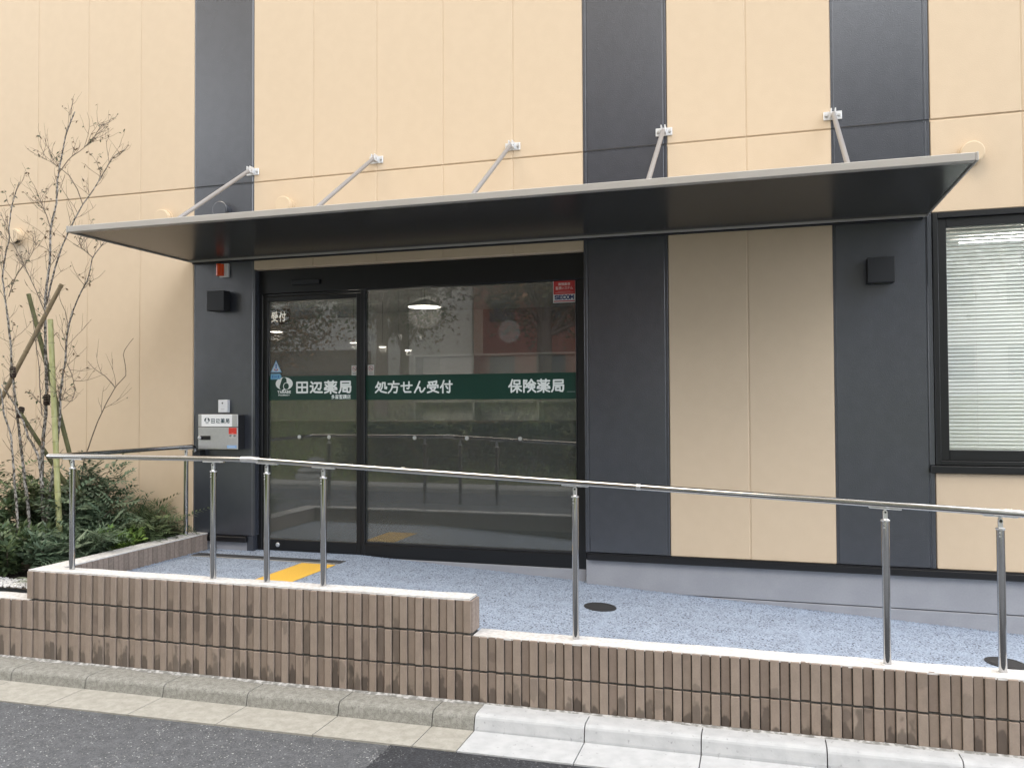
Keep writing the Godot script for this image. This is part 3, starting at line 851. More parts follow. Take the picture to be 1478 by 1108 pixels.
# ------------------------------------------------------------------ tiled walls and handrail
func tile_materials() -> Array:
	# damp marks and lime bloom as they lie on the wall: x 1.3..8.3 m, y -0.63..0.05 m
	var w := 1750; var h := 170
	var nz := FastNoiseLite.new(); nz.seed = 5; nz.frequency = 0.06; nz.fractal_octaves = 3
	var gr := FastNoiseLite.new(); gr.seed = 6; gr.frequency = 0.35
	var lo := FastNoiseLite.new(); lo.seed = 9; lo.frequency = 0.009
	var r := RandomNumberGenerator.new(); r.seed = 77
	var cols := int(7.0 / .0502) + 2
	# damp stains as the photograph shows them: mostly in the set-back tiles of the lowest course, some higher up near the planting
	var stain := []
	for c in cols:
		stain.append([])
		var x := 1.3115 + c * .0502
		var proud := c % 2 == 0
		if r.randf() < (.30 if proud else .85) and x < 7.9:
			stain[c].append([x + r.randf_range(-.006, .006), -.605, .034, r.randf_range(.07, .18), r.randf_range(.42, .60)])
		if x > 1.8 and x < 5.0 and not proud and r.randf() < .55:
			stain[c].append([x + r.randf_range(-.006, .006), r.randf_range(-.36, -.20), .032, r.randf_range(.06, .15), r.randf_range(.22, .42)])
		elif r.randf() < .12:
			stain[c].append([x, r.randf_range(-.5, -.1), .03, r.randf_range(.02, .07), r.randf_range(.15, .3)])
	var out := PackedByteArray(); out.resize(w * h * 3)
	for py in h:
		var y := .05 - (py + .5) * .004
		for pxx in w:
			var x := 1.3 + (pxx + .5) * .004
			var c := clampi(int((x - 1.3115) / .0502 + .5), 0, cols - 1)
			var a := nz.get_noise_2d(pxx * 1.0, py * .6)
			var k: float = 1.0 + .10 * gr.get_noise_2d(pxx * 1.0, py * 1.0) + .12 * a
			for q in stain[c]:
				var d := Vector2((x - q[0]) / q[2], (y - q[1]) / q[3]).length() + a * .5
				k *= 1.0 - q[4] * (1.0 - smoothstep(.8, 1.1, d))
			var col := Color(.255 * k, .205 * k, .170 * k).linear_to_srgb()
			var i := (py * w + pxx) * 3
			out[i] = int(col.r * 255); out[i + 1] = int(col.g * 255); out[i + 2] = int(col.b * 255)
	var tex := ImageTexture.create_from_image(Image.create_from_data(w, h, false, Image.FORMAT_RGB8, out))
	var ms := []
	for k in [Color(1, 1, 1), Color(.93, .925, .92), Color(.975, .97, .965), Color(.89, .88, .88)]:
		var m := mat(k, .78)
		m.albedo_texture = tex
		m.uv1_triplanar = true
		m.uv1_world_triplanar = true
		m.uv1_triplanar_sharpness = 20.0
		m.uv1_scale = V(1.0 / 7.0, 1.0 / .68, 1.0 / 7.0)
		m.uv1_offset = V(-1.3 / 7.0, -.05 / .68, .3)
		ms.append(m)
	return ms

func build_tiled_wall() -> void:
	var w := thing("tiled_retaining_wall", "stepped brown tiled retaining wall along the kerb with pale mortar coping", "wall")
	var ms := tile_materials()
	# core
	part("core", bx(V(1.30, -.9, 1.60), V(5.045, -.199, 1.744)), M.mortar, w)
	part("core", bx(V(1.815, -.1985, 1.625), V(5.045, .010, 1.744)), M.mortar, w)
	part("core", bx(V(5.0455, -.9, 1.60), V(8.22, -.199, 1.744)), M.mortar, w)
	# copings: low, high, low
	for c in [[1.2, 1.80, -.199, -.187, 1.60], [1.79, 5.040, .0105, .0215, 1.618], [5.062, 8.205, -.199, -.188, 1.598]]:
		var cp := MB.new()
		var n := int((c[1] - c[0]) / .06)
		for i in n:                      # hand-trowelled: slightly uneven top and edges
			var xa: float = lerpf(c[0], c[1], float(i) / n); var xb: float = lerpf(c[0], c[1], float(i + 1) / n)
			var ha: float = c[3] + .0016 * sin(xa * 9.0) + .001 * sin(xa * 31.0); var hb: float = c[3] + .0016 * sin(xb * 9.0) + .001 * sin(xb * 31.0)
			var za := 1.752 + .0022 * sin(xa * 17.0) + .0014 * sin(xa * 47.0); var zb := 1.752 + .0022 * sin(xb * 17.0) + .0014 * sin(xb * 47.0)
			var z0: float = c[4]
			cp.quad(V(xa, ha, z0), V(xb, hb, z0), V(xb, hb, zb), V(xa, ha, za), Vector3.UP)
			cp.quad(V(xa, c[2], za), V(xb, c[2], zb), V(xb, hb, zb), V(xa, ha, za), Vector3.BACK)
			cp.quad(V(xa, c[2], z0), V(xb, c[2], z0), V(xb, hb, z0), V(xa, ha, z0), Vector3.FORWARD)
		cp.quad(V(c[1], c[2], c[4]), V(c[1], c[2], 1.752), V(c[1], c[3], 1.752), V(c[1], c[3], c[4]), Vector3.RIGHT)
		cp.quad(V(c[0], c[2], c[4]), V(c[0], c[2], 1.752), V(c[0], c[3], 1.752), V(c[0], c[3], c[4]), Vector3.LEFT)
		part("coping", cp, M.coping, w)
	# face tiles
	var pitch := .0502
	var hs := [.186, .193, .203]
	var ys := [.010, -.190, -.396]
	var meshes := []
	for row in 3:
		var v := []
		for q in 4:
			var wd: float = .0446 + [.0, .0008, -.0010, .0004][q]
			v.append(bx(V(-wd / 2, -hs[row], -.020), V(wd / 2, 0, 0), .0024).mesh())
		meshes.append(v)
	var rest := MB.new()
	for row in [0, 1, 2]:
		var i0 := 0 if row > 0 else 10
		var i1 := 138 if row > 0 else 75
		for i in range(i0, i1):
			var x := 1.3115 + i * pitch
			var proud := i % 2 == 0
			if row == 0 and x > 5.04: continue
			var jit := V(rng.randf_range(-.0009, .0009), rng.randf_range(-.0018, .0012), rng.randf_range(-.0012, .0012))
			var at := V(x, ys[row], 1.7635 if proud else 1.7535) + jit
			if row > 0 and i < 5 or (row == 2 and i < 42):
				rest.xf = Transform3D(Basis.IDENTITY, at)
				rest.box(V(-.0226, -hs[row], -.02), V(.0226, 0, 0), .0024)
				continue
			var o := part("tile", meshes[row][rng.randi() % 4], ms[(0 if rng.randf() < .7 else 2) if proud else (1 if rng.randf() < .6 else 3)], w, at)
			o.rotation = V(rng.randf_range(-.004, .004), rng.randf_range(-.012, .012), rng.randf_range(-.003, .003))
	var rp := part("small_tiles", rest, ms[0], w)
	rp.set_meta("kind", "stuff")
	# end face of the upper step
	var em := surf(ramp_tex(noise_img(256, .06, 91), [[.2, .22, .175, .148], [.8, .275, .222, .19]]), .4, .8)
	for k in 2:
		part("end_tile", bx(V(5.045, -.176, 1.626 + k * .064), V(5.058 - k * .001, .010, 1.686 + k * .060), .002), em, w)
	part("end_tile", bx(V(8.22, -.60, 1.62), V(8.232, -.19, 1.75), .002), em, w)
	# inner faces toward the ramp
	for i in 62:
		part("inner_tile", bx(V(1.98 + i * .0485, -.14, 1.612), V(2.0245 + i * .0485, .009, 1.6248), .002), em, w)
	# planter return wall
	var q := thing("planter_side_wall", "low brown tiled side wall between the planting bed and the ramp", "wall")
	part("core", bx(V(1.80, -.9, .03), V(1.95, .010, 1.6175)), M.mortar, q)
	part("coping", bx(V(1.79, .0105, .022), V(1.957, .0205, 1.6172), .002), M.coping, q)
	var n := 30
	for i in n:
		var z := .045 + i * .0525
		part("tile", bx(V(1.951, -.20, z), V(1.9635 + rng.randf_range(-.001, .001), .009, z + .048), .0022), em if i % 3 else M.mat_tile, q)
	for k in 3:
		part("end_tile", bx(V(1.806 + k * .049, -.2, .014), V(1.851 + k * .049, .009, .0295), .002), em, q)

func build_handrail() -> void:
	var h := thing("handrail", "polished stainless handrail on slim posts along the ramp", "handrail")
	var ry := func(x: float) -> float: return .806 if x <= 3.52 else .806 - .0465 * (x - 3.52)
	var r := .0175
	var p := PackedVector3Array(); var rad := PackedFloat32Array()
	# from the wall end, along the planter side wall, round the corner and down the ramp
	p.append(V(1.87, .742, .085)); p.append(V(1.87, .768, .088)); p.append(V(1.87, .784, .105)); p.append(V(1.87, .79, .13))
	p.append(V(1.868, .800, 1.63)); p.append(V(1.872, .802, 1.66)); p.append(V(1.884, .803, 1.678)); p.append(V(1.91, .804, 1.685))
	p.append(V(3.47, .806, 1.685)); p.append(V(3.52, .806, 1.685)); p.append(V(3.57, ry.call(3.57), 1.685)); p.append(V(10.2, ry.call(10.2), 1.685))
	for i in p.size(): rad.append(r)
	var t := MB.new()
	t.tube(p, rad, 20)
	var rail := part("rail", t, M.steel, h)
	var el := MB.new()
	el.tube(PackedVector3Array([V(3.455, .806, 1.685), V(3.52, .8062, 1.685), V(3.585, ry.call(3.585), 1.685)]), PackedFloat32Array([r + .0016, r + .003, r + .0016]), 20)
	part("elbow_joint", el, M.cast, rail)
	for x in [6.02, 9.0]:
		var sl := MB.new()
		sl.tube(PackedVector3Array([V(x - .012, ry.call(x - .012), 1.685), V(x + .012, ry.call(x + .012), 1.685)]), PackedFloat32Array([r + .0006, r + .0006]), 20)
		part("splice", sl, M.cast, rail)
	part("wall_mount", bx(V(1.83, .70, .001), V(1.91, .755, .075), .004), M.black_matte, rail)
	var posts := [[2.10, .0215, 1.685], [3.243, .0215, 1.685], [3.644, .0215, 1.685], [4.05, .0215, 1.685], [5.655, -.187, 1.672], [7.286, -.187, 1.682], [7.815, -.187, 1.668], [9.3, -.6, 1.67], [1.87, .0215, .205]]
	for q in posts:
		var x: float = q[0]; var z: float = q[2]
		var along := z < 1.0
		var top: float = (.791 if along else ry.call(x)) - r
		var s := MB.new()
		s.rod(V(x, q[1], z), V(x, top - .068, z), .0195, 20)
		var po := part("post", s, M.steel, h)
		var cl := MB.new()
		cl.xf = Transform3D(Basis(Vector3.RIGHT, -PI / 2), V(x, top - .068, z))
		cl.lathe([Vector2(.0195, -.002), Vector2(.0225, .0), Vector2(.0225, .006), Vector2(.014, .010), Vector2(.011, .012)], 20)
		part("collar", cl, M.cast, po)
		var bk := MB.new()
		bk.box(V(x - .0105, top - .058, z - .008), V(x + .0105, top - .022, z + .010), .002)
		bk.rod(V(x, top - .022, z - .008), V(x, top - .022, z + .010), .0105, 16)
		bk.box(V(x - .005, top - .02, z - .012), V(x + .005, top - .004, z + .006), .001)
		part("swivel", bk, M.cast, po)
		var sc := MB.new()
		sc.rod(V(x, top - .022, z + .0095), V(x, top - .022, z + .0112), .0052, 12)
		part("screw", sc, M.black_matte, po)
		for e in [.082, .100]:
			var rv := MB.new()
			rv.rod(V(x - .006, top - e, z + .0165), V(x - .0063, top - e, z + .0205), .0042, 10)
			part("rivet", rv, M.cast, po)
		var pl := MB.new()
		var slope := atan2(ry.call(x + .05) - ry.call(x - .05), .1)
		pl.xf = Transform3D(Basis(Vector3.UP, PI / 2) if along else Basis(Vector3.BACK, slope), V(x, top - .0005, z))
		pl.box(V(-.078, -.006, -.012), V(.078, .003, .012), .003)
		part("saddle_plate", pl, M.cast, po)
		var fl := MB.new()
		fl.xf = Transform3D(Basis(Vector3.RIGHT, -PI / 2), V(x, q[1], z))
		fl.lathe([Vector2(.031, .0), Vector2(.031, .002), Vector2(.021, .004)], 20)
		part("foot_ring", fl, M.coping, po)

# ------------------------------------------------------------------ ground
func build_ground() -> void:
	var g := MB.new()
	g.quad(V(-300, -.80, -300), V(300, -.80, -300), V(300, -.80, 300), V(-300, -.80, 300), Vector3.UP)
	structure("ground", g, M.soil)
	var rd := MB.new()
	rd.quad(V(-60, -.664, 1.7), V(60, -.664, 1.7), V(60, -.664, 9.2), V(-60, -.664, 9.2), Vector3.UP)
	structure("road", rd, M.asphalt)
	var np := MB.new()       # newer, darker asphalt strip with a ragged edge
	var r2 := RandomNumberGenerator.new(); r2.seed = 3
	var zz := 2.2
	while zz < 4.6:
		var z2 := zz + .03
		np.quad(V(4.765 + r2.randf_range(-.008, .008), -.660, zz), V(30, -.660, zz), V(30, -.660, z2), V(4.765 + r2.randf_range(-.008, .008), -.660, z2), Vector3.UP)
		zz = z2
	structure("road_patch", np, M.asphalt_new)
	# kerb stones with gutter aprons
	var kb := thing_structure("kerb")
	var kz := func(x: float) -> float: return 1.988 - .0145 * (x - 1.9)
	var xs := [-.49, .11, .71, 1.31, 1.91, 2.505, 3.095, 3.69, 4.30, 4.885, 5.135, 5.755, 6.365, 6.975, 7.585, 8.195, 8.805, 9.415]
	for i in xs.size() - 1:
		var x0: float = xs[i] + .003; var x1: float = xs[i + 1] - .003
		var new := x0 > 5.1
		var m := MB.new()
		var rise := func(x: float) -> float: return -.588 + .0045 * (x - 1.5) + (0.004 if new else 0.0)
		var prof := func(x: float) -> Array:
			var y: float = rise.call(x); var z: float = kz.call(x)
			return [V(x, y, 1.745), V(x, y, z - .03), V(x, y - .004, z - .016), V(x, y - .012, z - .006), V(x, y - .022, z - .001), V(x, y - .075, z + .010), V(x, y - .8, z + .010)]
		var A: Array = prof.call(x0); var B: Array = prof.call(x1)
		for k in A.size() - 1:
			var nn: Vector3 = (B[k] - A[k]).cross(A[k + 1] - A[k]).normalized()
			if nn.y < -.01 or nn.z < -.01: nn = -nn
			m.quad(A[k], B[k], B[k + 1], A[k + 1], nn)
		for e in [A, B]:
			for k in range(1, e.size() - 1):
				m.flat(e[0], e[k], e[k + 1], Vector3.LEFT if e == A else Vector3.RIGHT)
		part("kerb_stone", m, M.kerb_new if new else M.kerb_old, kb)
		var gt := MB.new()
		var gy := func(x: float) -> float: return -.6575 + .0012 * (x - 1.5)
		var xo := -.095
		var a := V(x0, gy.call(x0), kz.call(x0) + .0105); var b := V(x1, gy.call(x1), kz.call(x1) + .0105)
		var zf0: float = 2.300 - .024 * (x0 - 2.16); var zf1: float = 2.300 - .024 * (x1 - 2.16)
		var c := V(x1, gy.call(x1) + .0008, zf1); var d := V(x0, gy.call(x0) + .0008, zf0)
		gt.quad(a, b, c, d, Vector3.UP)
		gt.quad(d, c, c - V(0, .1, 0), d - V(0, .1, 0), Vector3.BACK)
		gt.quad(b, c, c - V(0, .1, 0), b - V(0, .1, 0), Vector3.RIGHT)
		gt.quad(a, d, d - V(0, .1, 0), a - V(0, .1, 0), Vector3.LEFT)
		part("gutter_stone", gt, M.kerb_new if new else M.gutter_old, kb)
	var ml := MB.new()        # mortar fillet between wall and kerb
	for i in 150:
		var xa := 1.3 + i * .05; var xb := xa + .05
		var ya := -.588 + .0045 * (xa - 1.5) + .003; var yb := -.588 + .0045 * (xb - 1.5) + .003
		var wa := 1.778 + .008 * sin(xa * 7.0) + .005 * sin(xa * 23.0); var wb := 1.778 + .008 * sin(xb * 7.0) + .005 * sin(xb * 23.0)
		if xa > 6.2: wa += .012; wb += .012
		ml.quad(V(xa, ya + .006, 1.7665), V(xb, yb + .006, 1.7665), V(xb, yb - .002, wb + .012), V(xa, ya - .002, wa + .012), V(0, .95, .3))
	part("mortar_fillet", ml, M.fillet, kb)
	# ramp
	var dk := MB.new()
	var x := 1.955
	while x < 9.9:
		var x2 := x + (.5 if x < 3.0 else .245)
		if x < 3.45 and x2 > 3.45: x2 = 3.45
		dk.quad(V(x, ramp_y(x), -.10), V(x2, ramp_y(x2), -.10), V(x2, ramp_y(x2), 1.64), V(x, ramp_y(x), 1.64), V(.058 if x > 3.4 else 0.0, 1, 0).normalized())
		x = x2
	structure("ramp", dk, M.deck)
	# loose chips along the ramp edges
	var ch := MB.new()
	var r3 := RandomNumberGenerator.new(); r3.seed = 8
	for i in 2600:
		var cx := r3.randf_range(2.0, 9.0)
		var edge := r3.randf()
		var cz := -.055 + r3.randf() * r3.randf() * .03 if cx < 5.37 and cx > 2.4 else -.006 + r3.randf() * r3.randf() * .03
		if edge > .75: cz = 1.59 - r3.randf() * .03
		if edge > .9: cx = 1.966 + r3.randf() * .02; cz = r3.randf_range(.1, 1.5)
		if cx < 2.4 and cx > 1.99: cz = .004 + r3.randf() * .04
		var s := r3.randf_range(.002, .0048)
		ch.xf = Transform3D(Basis.from_euler(V(r3.randf() * 6, r3.randf() * 6, r3.randf() * 6)), V(cx, ramp_y(cx) + s * .4, cz))
		ch.box(V(-s, -s * .7, -s), V(s, s * .7, s), s * .4)
	var cs := structure("ramp_edge_chips", ch, M.deck)
	cs.set_meta("kind", "stuff")
	tag(cs, "loose pale blue resin chips along the edges of the ramp", "chips")
	# markings and covers on the ramp
	var mt := part("tactile_mat", bx(V(3.112, -.1268, .372), V(3.414, -.1225, 1.07), .001), M.yellow, self)
	tag(mt, "flat yellow mat on the ramp in front of the sliding door", "mat")
	var dr := thing("drain_channel", "narrow dark slotted drain channel set in the ramp before the door", "drain", V(2.0, -.1265, .2))
	part("tray", bx(V(.0, -.02, 0), V(1.42, .0008, .14)), M.drain, dr)
	for zq in [0.0, .066, .128]:
		part("edge_strip", bx(V(0, .001, zq), V(1.42, .0042, zq + .012), .001), M.brushed if zq > .1 else M.drain, dr)
	for k in 70:
		part("slot_bar", bx(V(.01 + k * .02, .001, .013), V(.018 + k * .02, .003, .065)), M.cover, dr)
	for s in [[.02, .006], [.7, .006], [1.38, .006], [.02, .134], [.7, .134], [1.38, .134]]:
		var sc := MB.new()
		sc.xf = Transform3D(Basis(Vector3.RIGHT, -PI / 2), V(s[0], .0042, s[1]))
		sc.lathe([Vector2(.006, 0), Vector2(.006, .002), Vector2(0, .003)], 10)
		part("screw", sc, M.cast, dr)
	var k2 := 0
	for q in [[5.602, .64], [8.055, .755]]:
		var c := thing("access_cover", ["round black access cover on the ramp below the slate stripe", "round black access cover on the ramp below the office window"][k2], "cover", V(q[0], ramp_y(q[0]) + .002, q[1]), "round covers on the ramp")
		c.rotation.z = -.0585
		var lid := MB.new()
		lid.xf = Transform3D(Basis(Vector3.RIGHT, -PI / 2), Vector3.ZERO)
		lid.lathe([Vector2(.112, -.004), Vector2(.112, .003), Vector2(.106, .004), Vector2(0, .004)], 40)
		part("lid", lid, M.cover, c)
		var rg := MB.new()
		rg.xf = Transform3D(Basis(Vector3.RIGHT, -PI / 2), Vector3.ZERO)
		rg.lathe([Vector2(.098, .004), Vector2(.098, .0055), Vector2(.09, .0055), Vector2(.09, .004)], 40)
		part("rim", rg, M.cover, c)
		k2 += 1
	# planting bed
	var sb := MB.new()
	var nz := FastNoiseLite.new(); nz.seed = 4; nz.frequency = 1.6
	for i in 60:
		for j in 16:
			var pts := []
			for o in [[0, 0], [1, 0], [1, 1], [0, 1]]:
				var sx: float = -4.2 + (i + o[0]) * .1; var sz: float = -.02 + (j + o[1]) * .102
				pts.append(V(sx, soil_y(sx, sz) + .02 * nz.get_noise_2d(sx, sz), sz))
			sb.quad(pts[0], pts[1], pts[2], pts[3], Vector3.UP)
	structure("planting_soil", sb, M.soil)

func soil_y(x: float, z: float) -> float:
	return -.05 - .11 * smoothstep(0.0, 1.6, z) - .03 * clampf((1.0 - x) / 3.0, 0, 1)

func thing_structure(called: String) -> Node3D:
	var o := Node3D.new()
	o.name = called
	add_child(o)
	o.set_meta("kind", "structure")
	return o

# ------------------------------------------------------------------ planting
func bent(a: PackedVector3Array, r0: float, r1: float, wob: float) -> Array:      # smooth a traced stem, add waver, taper
	var c := Curve3D.new()
	for i in a.size():
		var t := (a[mini(i + 1, a.size() - 1)] - a[maxi(i - 1, 0)]) * .18
		c.add_point(a[i], -t, t)
	var L := c.get_baked_length()
	var n := maxi(4, int(L / .045))
	var p := PackedVector3Array(); var r := PackedFloat32Array()
	for i in n + 1:
		var f := float(i) / n
		p.append(c.sample_baked(L * f) + V(rng.randf_range(-wob, wob), 0, rng.randf_range(-wob, wob)))
		r.append(lerpf(r0, r1, f) * (1.0 + rng.randf_range(-.07, .12)))
	return [p, r]

func twigs(m: MB, lv: MB, p: PackedVector3Array, count: int, len_: float, r: float, depth: int, leafy: float) -> void:
	for k in count:
		var i := rng.randi_range(int(p.size() * .25), p.size() - 2)
		var o := p[i]
		var ax := (p[i + 1] - p[i]).normalized()
		var d := (ax * rng.randf_range(.4, 1.0) + V(rng.randf_range(-1, 1), rng.randf_range(-.1, .8), rng.randf_range(-.8, .8)).normalized() * .9).normalized()
		var L := len_ * rng.randf_range(.45, 1.2)
		var q := PackedVector3Array(); var rr := PackedFloat32Array()
		var n := 5
		for s in n + 1:
			q.append(o)
			rr.append(lerpf(r, r * .4, float(s) / n))
			d = (d + V(rng.randf_range(-.28, .28), rng.randf_range(-.1, .25), rng.randf_range(-.28, .28))).normalized()
			o += d * L / n
		m.tube(q, rr, 5, false)
		if depth > 0:
			twigs(m, lv, q, 2, L * .6, r * .7, depth - 1, leafy)
		var nl := 0
		while rng.randf() < leafy and nl < 4:
			nl += 1
			var b := q[rng.randi_range(2, n)]
			var ld := V(rng.randf_range(-1, 1), rng.randf_range(-.8, .2), rng.randf_range(-.6, .6)).normalized()
			lv.tint = [Color(.055, .06, .035), Color(.09, .055, .03), Color(.05, .07, .03), Color(.13, .08, .04)][rng.randi() % 4]
			lv.leaf(b, ld, ld.cross(V(rng.randf(), rng.randf(), 1).normalized()).normalized(), rng.randf_range(.02, .04), rng.randf_range(.01, .018))

func sapling(label: String, z: float, stems: Array, dens: float, leafy: float) -> void:
	var t := thing("bare_sapling", label, "tree", Vector3.ZERO, "saplings in the planting bed")
	var tw := MB.new(); var lv := MB.new()
	lv.use_col = true
	for s in stems:
		var a := PackedVector3Array()
		var zz: float = z + s[2]
		var q: Array = s[3]
		for i in range(0, q.size(), 2):
			a.append(px(q[i], q[i + 1], zz + (s[4] if s.size() > 4 else 0.0) * i / q.size()))
		if s[0] > .011 and q[1] > 700.0:                  # a trunk: carry it into the soil
			a.insert(0, V(a[0].x + .01, soil_y(a[0].x, zz) - .04, zz))
		var b := bent(a, s[0], s[1], s[1] * .5)
		if s[0] > .007:
			var m := MB.new()
			m.tube(b[0], b[1], 9)
			part("trunk" if s[0] > .011 else "branch", m, M.bark, t)
		else:
			tw.tube(b[0], b[1], 6, false)
		twigs(tw, lv, b[0], int(dens * (3 + (b[0] as PackedVector3Array).size() * .12)), .26, .0022, 1, leafy)
	part("twigs", tw, M.twig, t)
	if lv.v.size() > 0:
		part("leaves", lv, M.leaf, t)

func stake(label: String, kind: int, a: Vector3, b: Vector3, r: float) -> void:
	var t := thing("bamboo_stake", label, "stake", a, "bamboo stakes propping the saplings")
	var p := PackedVector3Array(); var rad := PackedFloat32Array()
	var d := b - a
	var L := d.length()
	var nodes := []
	var s := 0.0
	while s < L:
		p.append(d * (s / L)); rad.append(r * (1.0 - .1 * s / L))
		s += .19
		if s < L:
			for e in [-.008, -.003, .0, .006]:
				p.append(d * ((s + e) / L)); rad.append(r * (1.0 - .1 * s / L) * [1.0, 1.10, 1.12, 1.0][[-.008, -.003, .0, .006].find(e)])
			nodes.append(s)
			s += .012
	p.append(d); rad.append(r * .9)
	var m := MB.new()
	m.tube(p, rad, 12)
	part("culm", m, M.bamboo[kind], t)
	for q in nodes:
		var ring := MB.new()
		ring.tube(PackedVector3Array([d * ((q + .001) / L), d * ((q + .0035) / L)]), PackedFloat32Array([r * 1.13, r * 1.13]), 12, false)
		part("node_ring", ring, M.twig, t)

func tie(label: String, p: Vector3, d: Vector3, r: float) -> void:
	var t := thing("stake_tie", label, "tie", p, "fibre ties on the saplings")
	var m := MB.new()
	m.tube(PackedVector3Array([-d * .045, -d * .03, d * .0, d * .03, d * .045]), PackedFloat32Array([r * .9, r * 1.15, r * 1.05, r * 1.18, r * .9]), 12)
	part("wrap", m, M.rope, t)
	var c := MB.new()
	for k in 3:
		var ring := PackedVector3Array(); var rr := PackedFloat32Array()
		for j in 15:
			var a := TAU * j / 14.0
			var u := d.cross(V(0, 0, 1)).normalized(); var w := d.cross(u)
			ring.append(d * (-.02 + k * .02 + j * .001) + (u * cos(a) + w * sin(a)) * r * 1.22); rr.append(.0022)
		c.tube(ring, rr, 5, false)
	part("cord", c, M.twig, t)

func shrub(label: String, at: Vector3, kind: String, height: float, spread: float, stems: int, pal: Array) -> void:
	var t := thing("shrub", label, "shrub", at, "evergreen shrubs in the planting bed")
	var st := MB.new(); var lv := MB.new()
	lv.use_col = true
	for s in stems:
		var a := rng.randf() * TAU
		var out := V(cos(a), 0, sin(a))
		var reach := spread * sqrt(rng.randf())
		var hh := height * rng.randf_range(.55, 1.05)
		var p := PackedVector3Array(); var r := PackedFloat32Array()
		var n := 6
		for i in n + 1:
			var f := float(i) / n
			p.append(out * reach * (f * f * .75 + f * .25) + V(rng.randf_range(-.008, .008), hh * (f - .12 * f * f), rng.randf_range(-.008, .008)))
			r.append(lerpf(.0055, .002, f))
		st.tube(p, r, 5, false)
		for i in range(1 if kind != "umbrella" else 5, n + 1):
			for e in (2 if kind == "bushy" else (4 if kind == "umbrella" else 3)):
				var b := rng.randf() * TAU
				var d := (V(cos(b), rng.randf_range(-.15, 1.2), sin(b)) + out * .3).normalized()
				var droop := rng.randf_range(.5, 1.3)
				if kind == "bushy":
					for q in 7:
						var ld := (d + V(rng.randf_range(-1, 1), rng.randf_range(-.5, .8), rng.randf_range(-1, 1)) * .9).normalized()
						lv.tint = (pal[rng.randi() % pal.size()] as Color) * rng.randf_range(.7, 1.35)
						lv.leaf(p[i] + ld * rng.randf_range(0, .05), ld, ld.cross(V(rng.randf_range(-1, 1), 1, rng.randf_range(-1, 1)).normalized()).normalized(), rng.randf_range(.05, .08), rng.randf_range(.024, .036))
				else:
					var L := (rng.randf_range(.14, .24) if kind != "fern" else rng.randf_range(.18, .32)) * (1.15 if kind == "umbrella" else 1.0)
					var pairs := 6 if kind != "fern" else 9
					var o := p[i]
					var side := d.cross(V(rng.randf_range(-.6, .6), 1, rng.randf_range(-.6, .6)).normalized()).normalized()
					var base := (pal[rng.randi() % pal.size()] as Color) * rng.randf_range(.75, 1.25)
					for q in pairs:
						o += d * L / pairs
						d = (d + V(0, -.05 * droop, 0)).normalized()
						var ll := (rng.randf_range(.05, .075) if kind != "fern" else rng.randf_range(.06, .095)) * (1.0 - .5 * absf(float(q) / pairs - .4))
						var ww := ll * (.42 if kind == "pinnate" else (.36 if kind == "umbrella" else .2))
						lv.tint = base * rng.randf_range(.85, 1.15)
						for sg in [-1.0, 1.0]:
							var ld: Vector3 = (side * sg + d * .55 + V(0, rng.randf_range(-.25, .15), 0)).normalized()
							lv.leaf(o, ld, ld.cross(Vector3.UP.lerp(d, .2)).normalized(), ll, ww, .18)
					lv.leaf(o, d, side, .05, .018 if kind != "fern" else .008)
	part("stems", st, M.twig, t)
	part("leaves", lv, M.leaf, t)

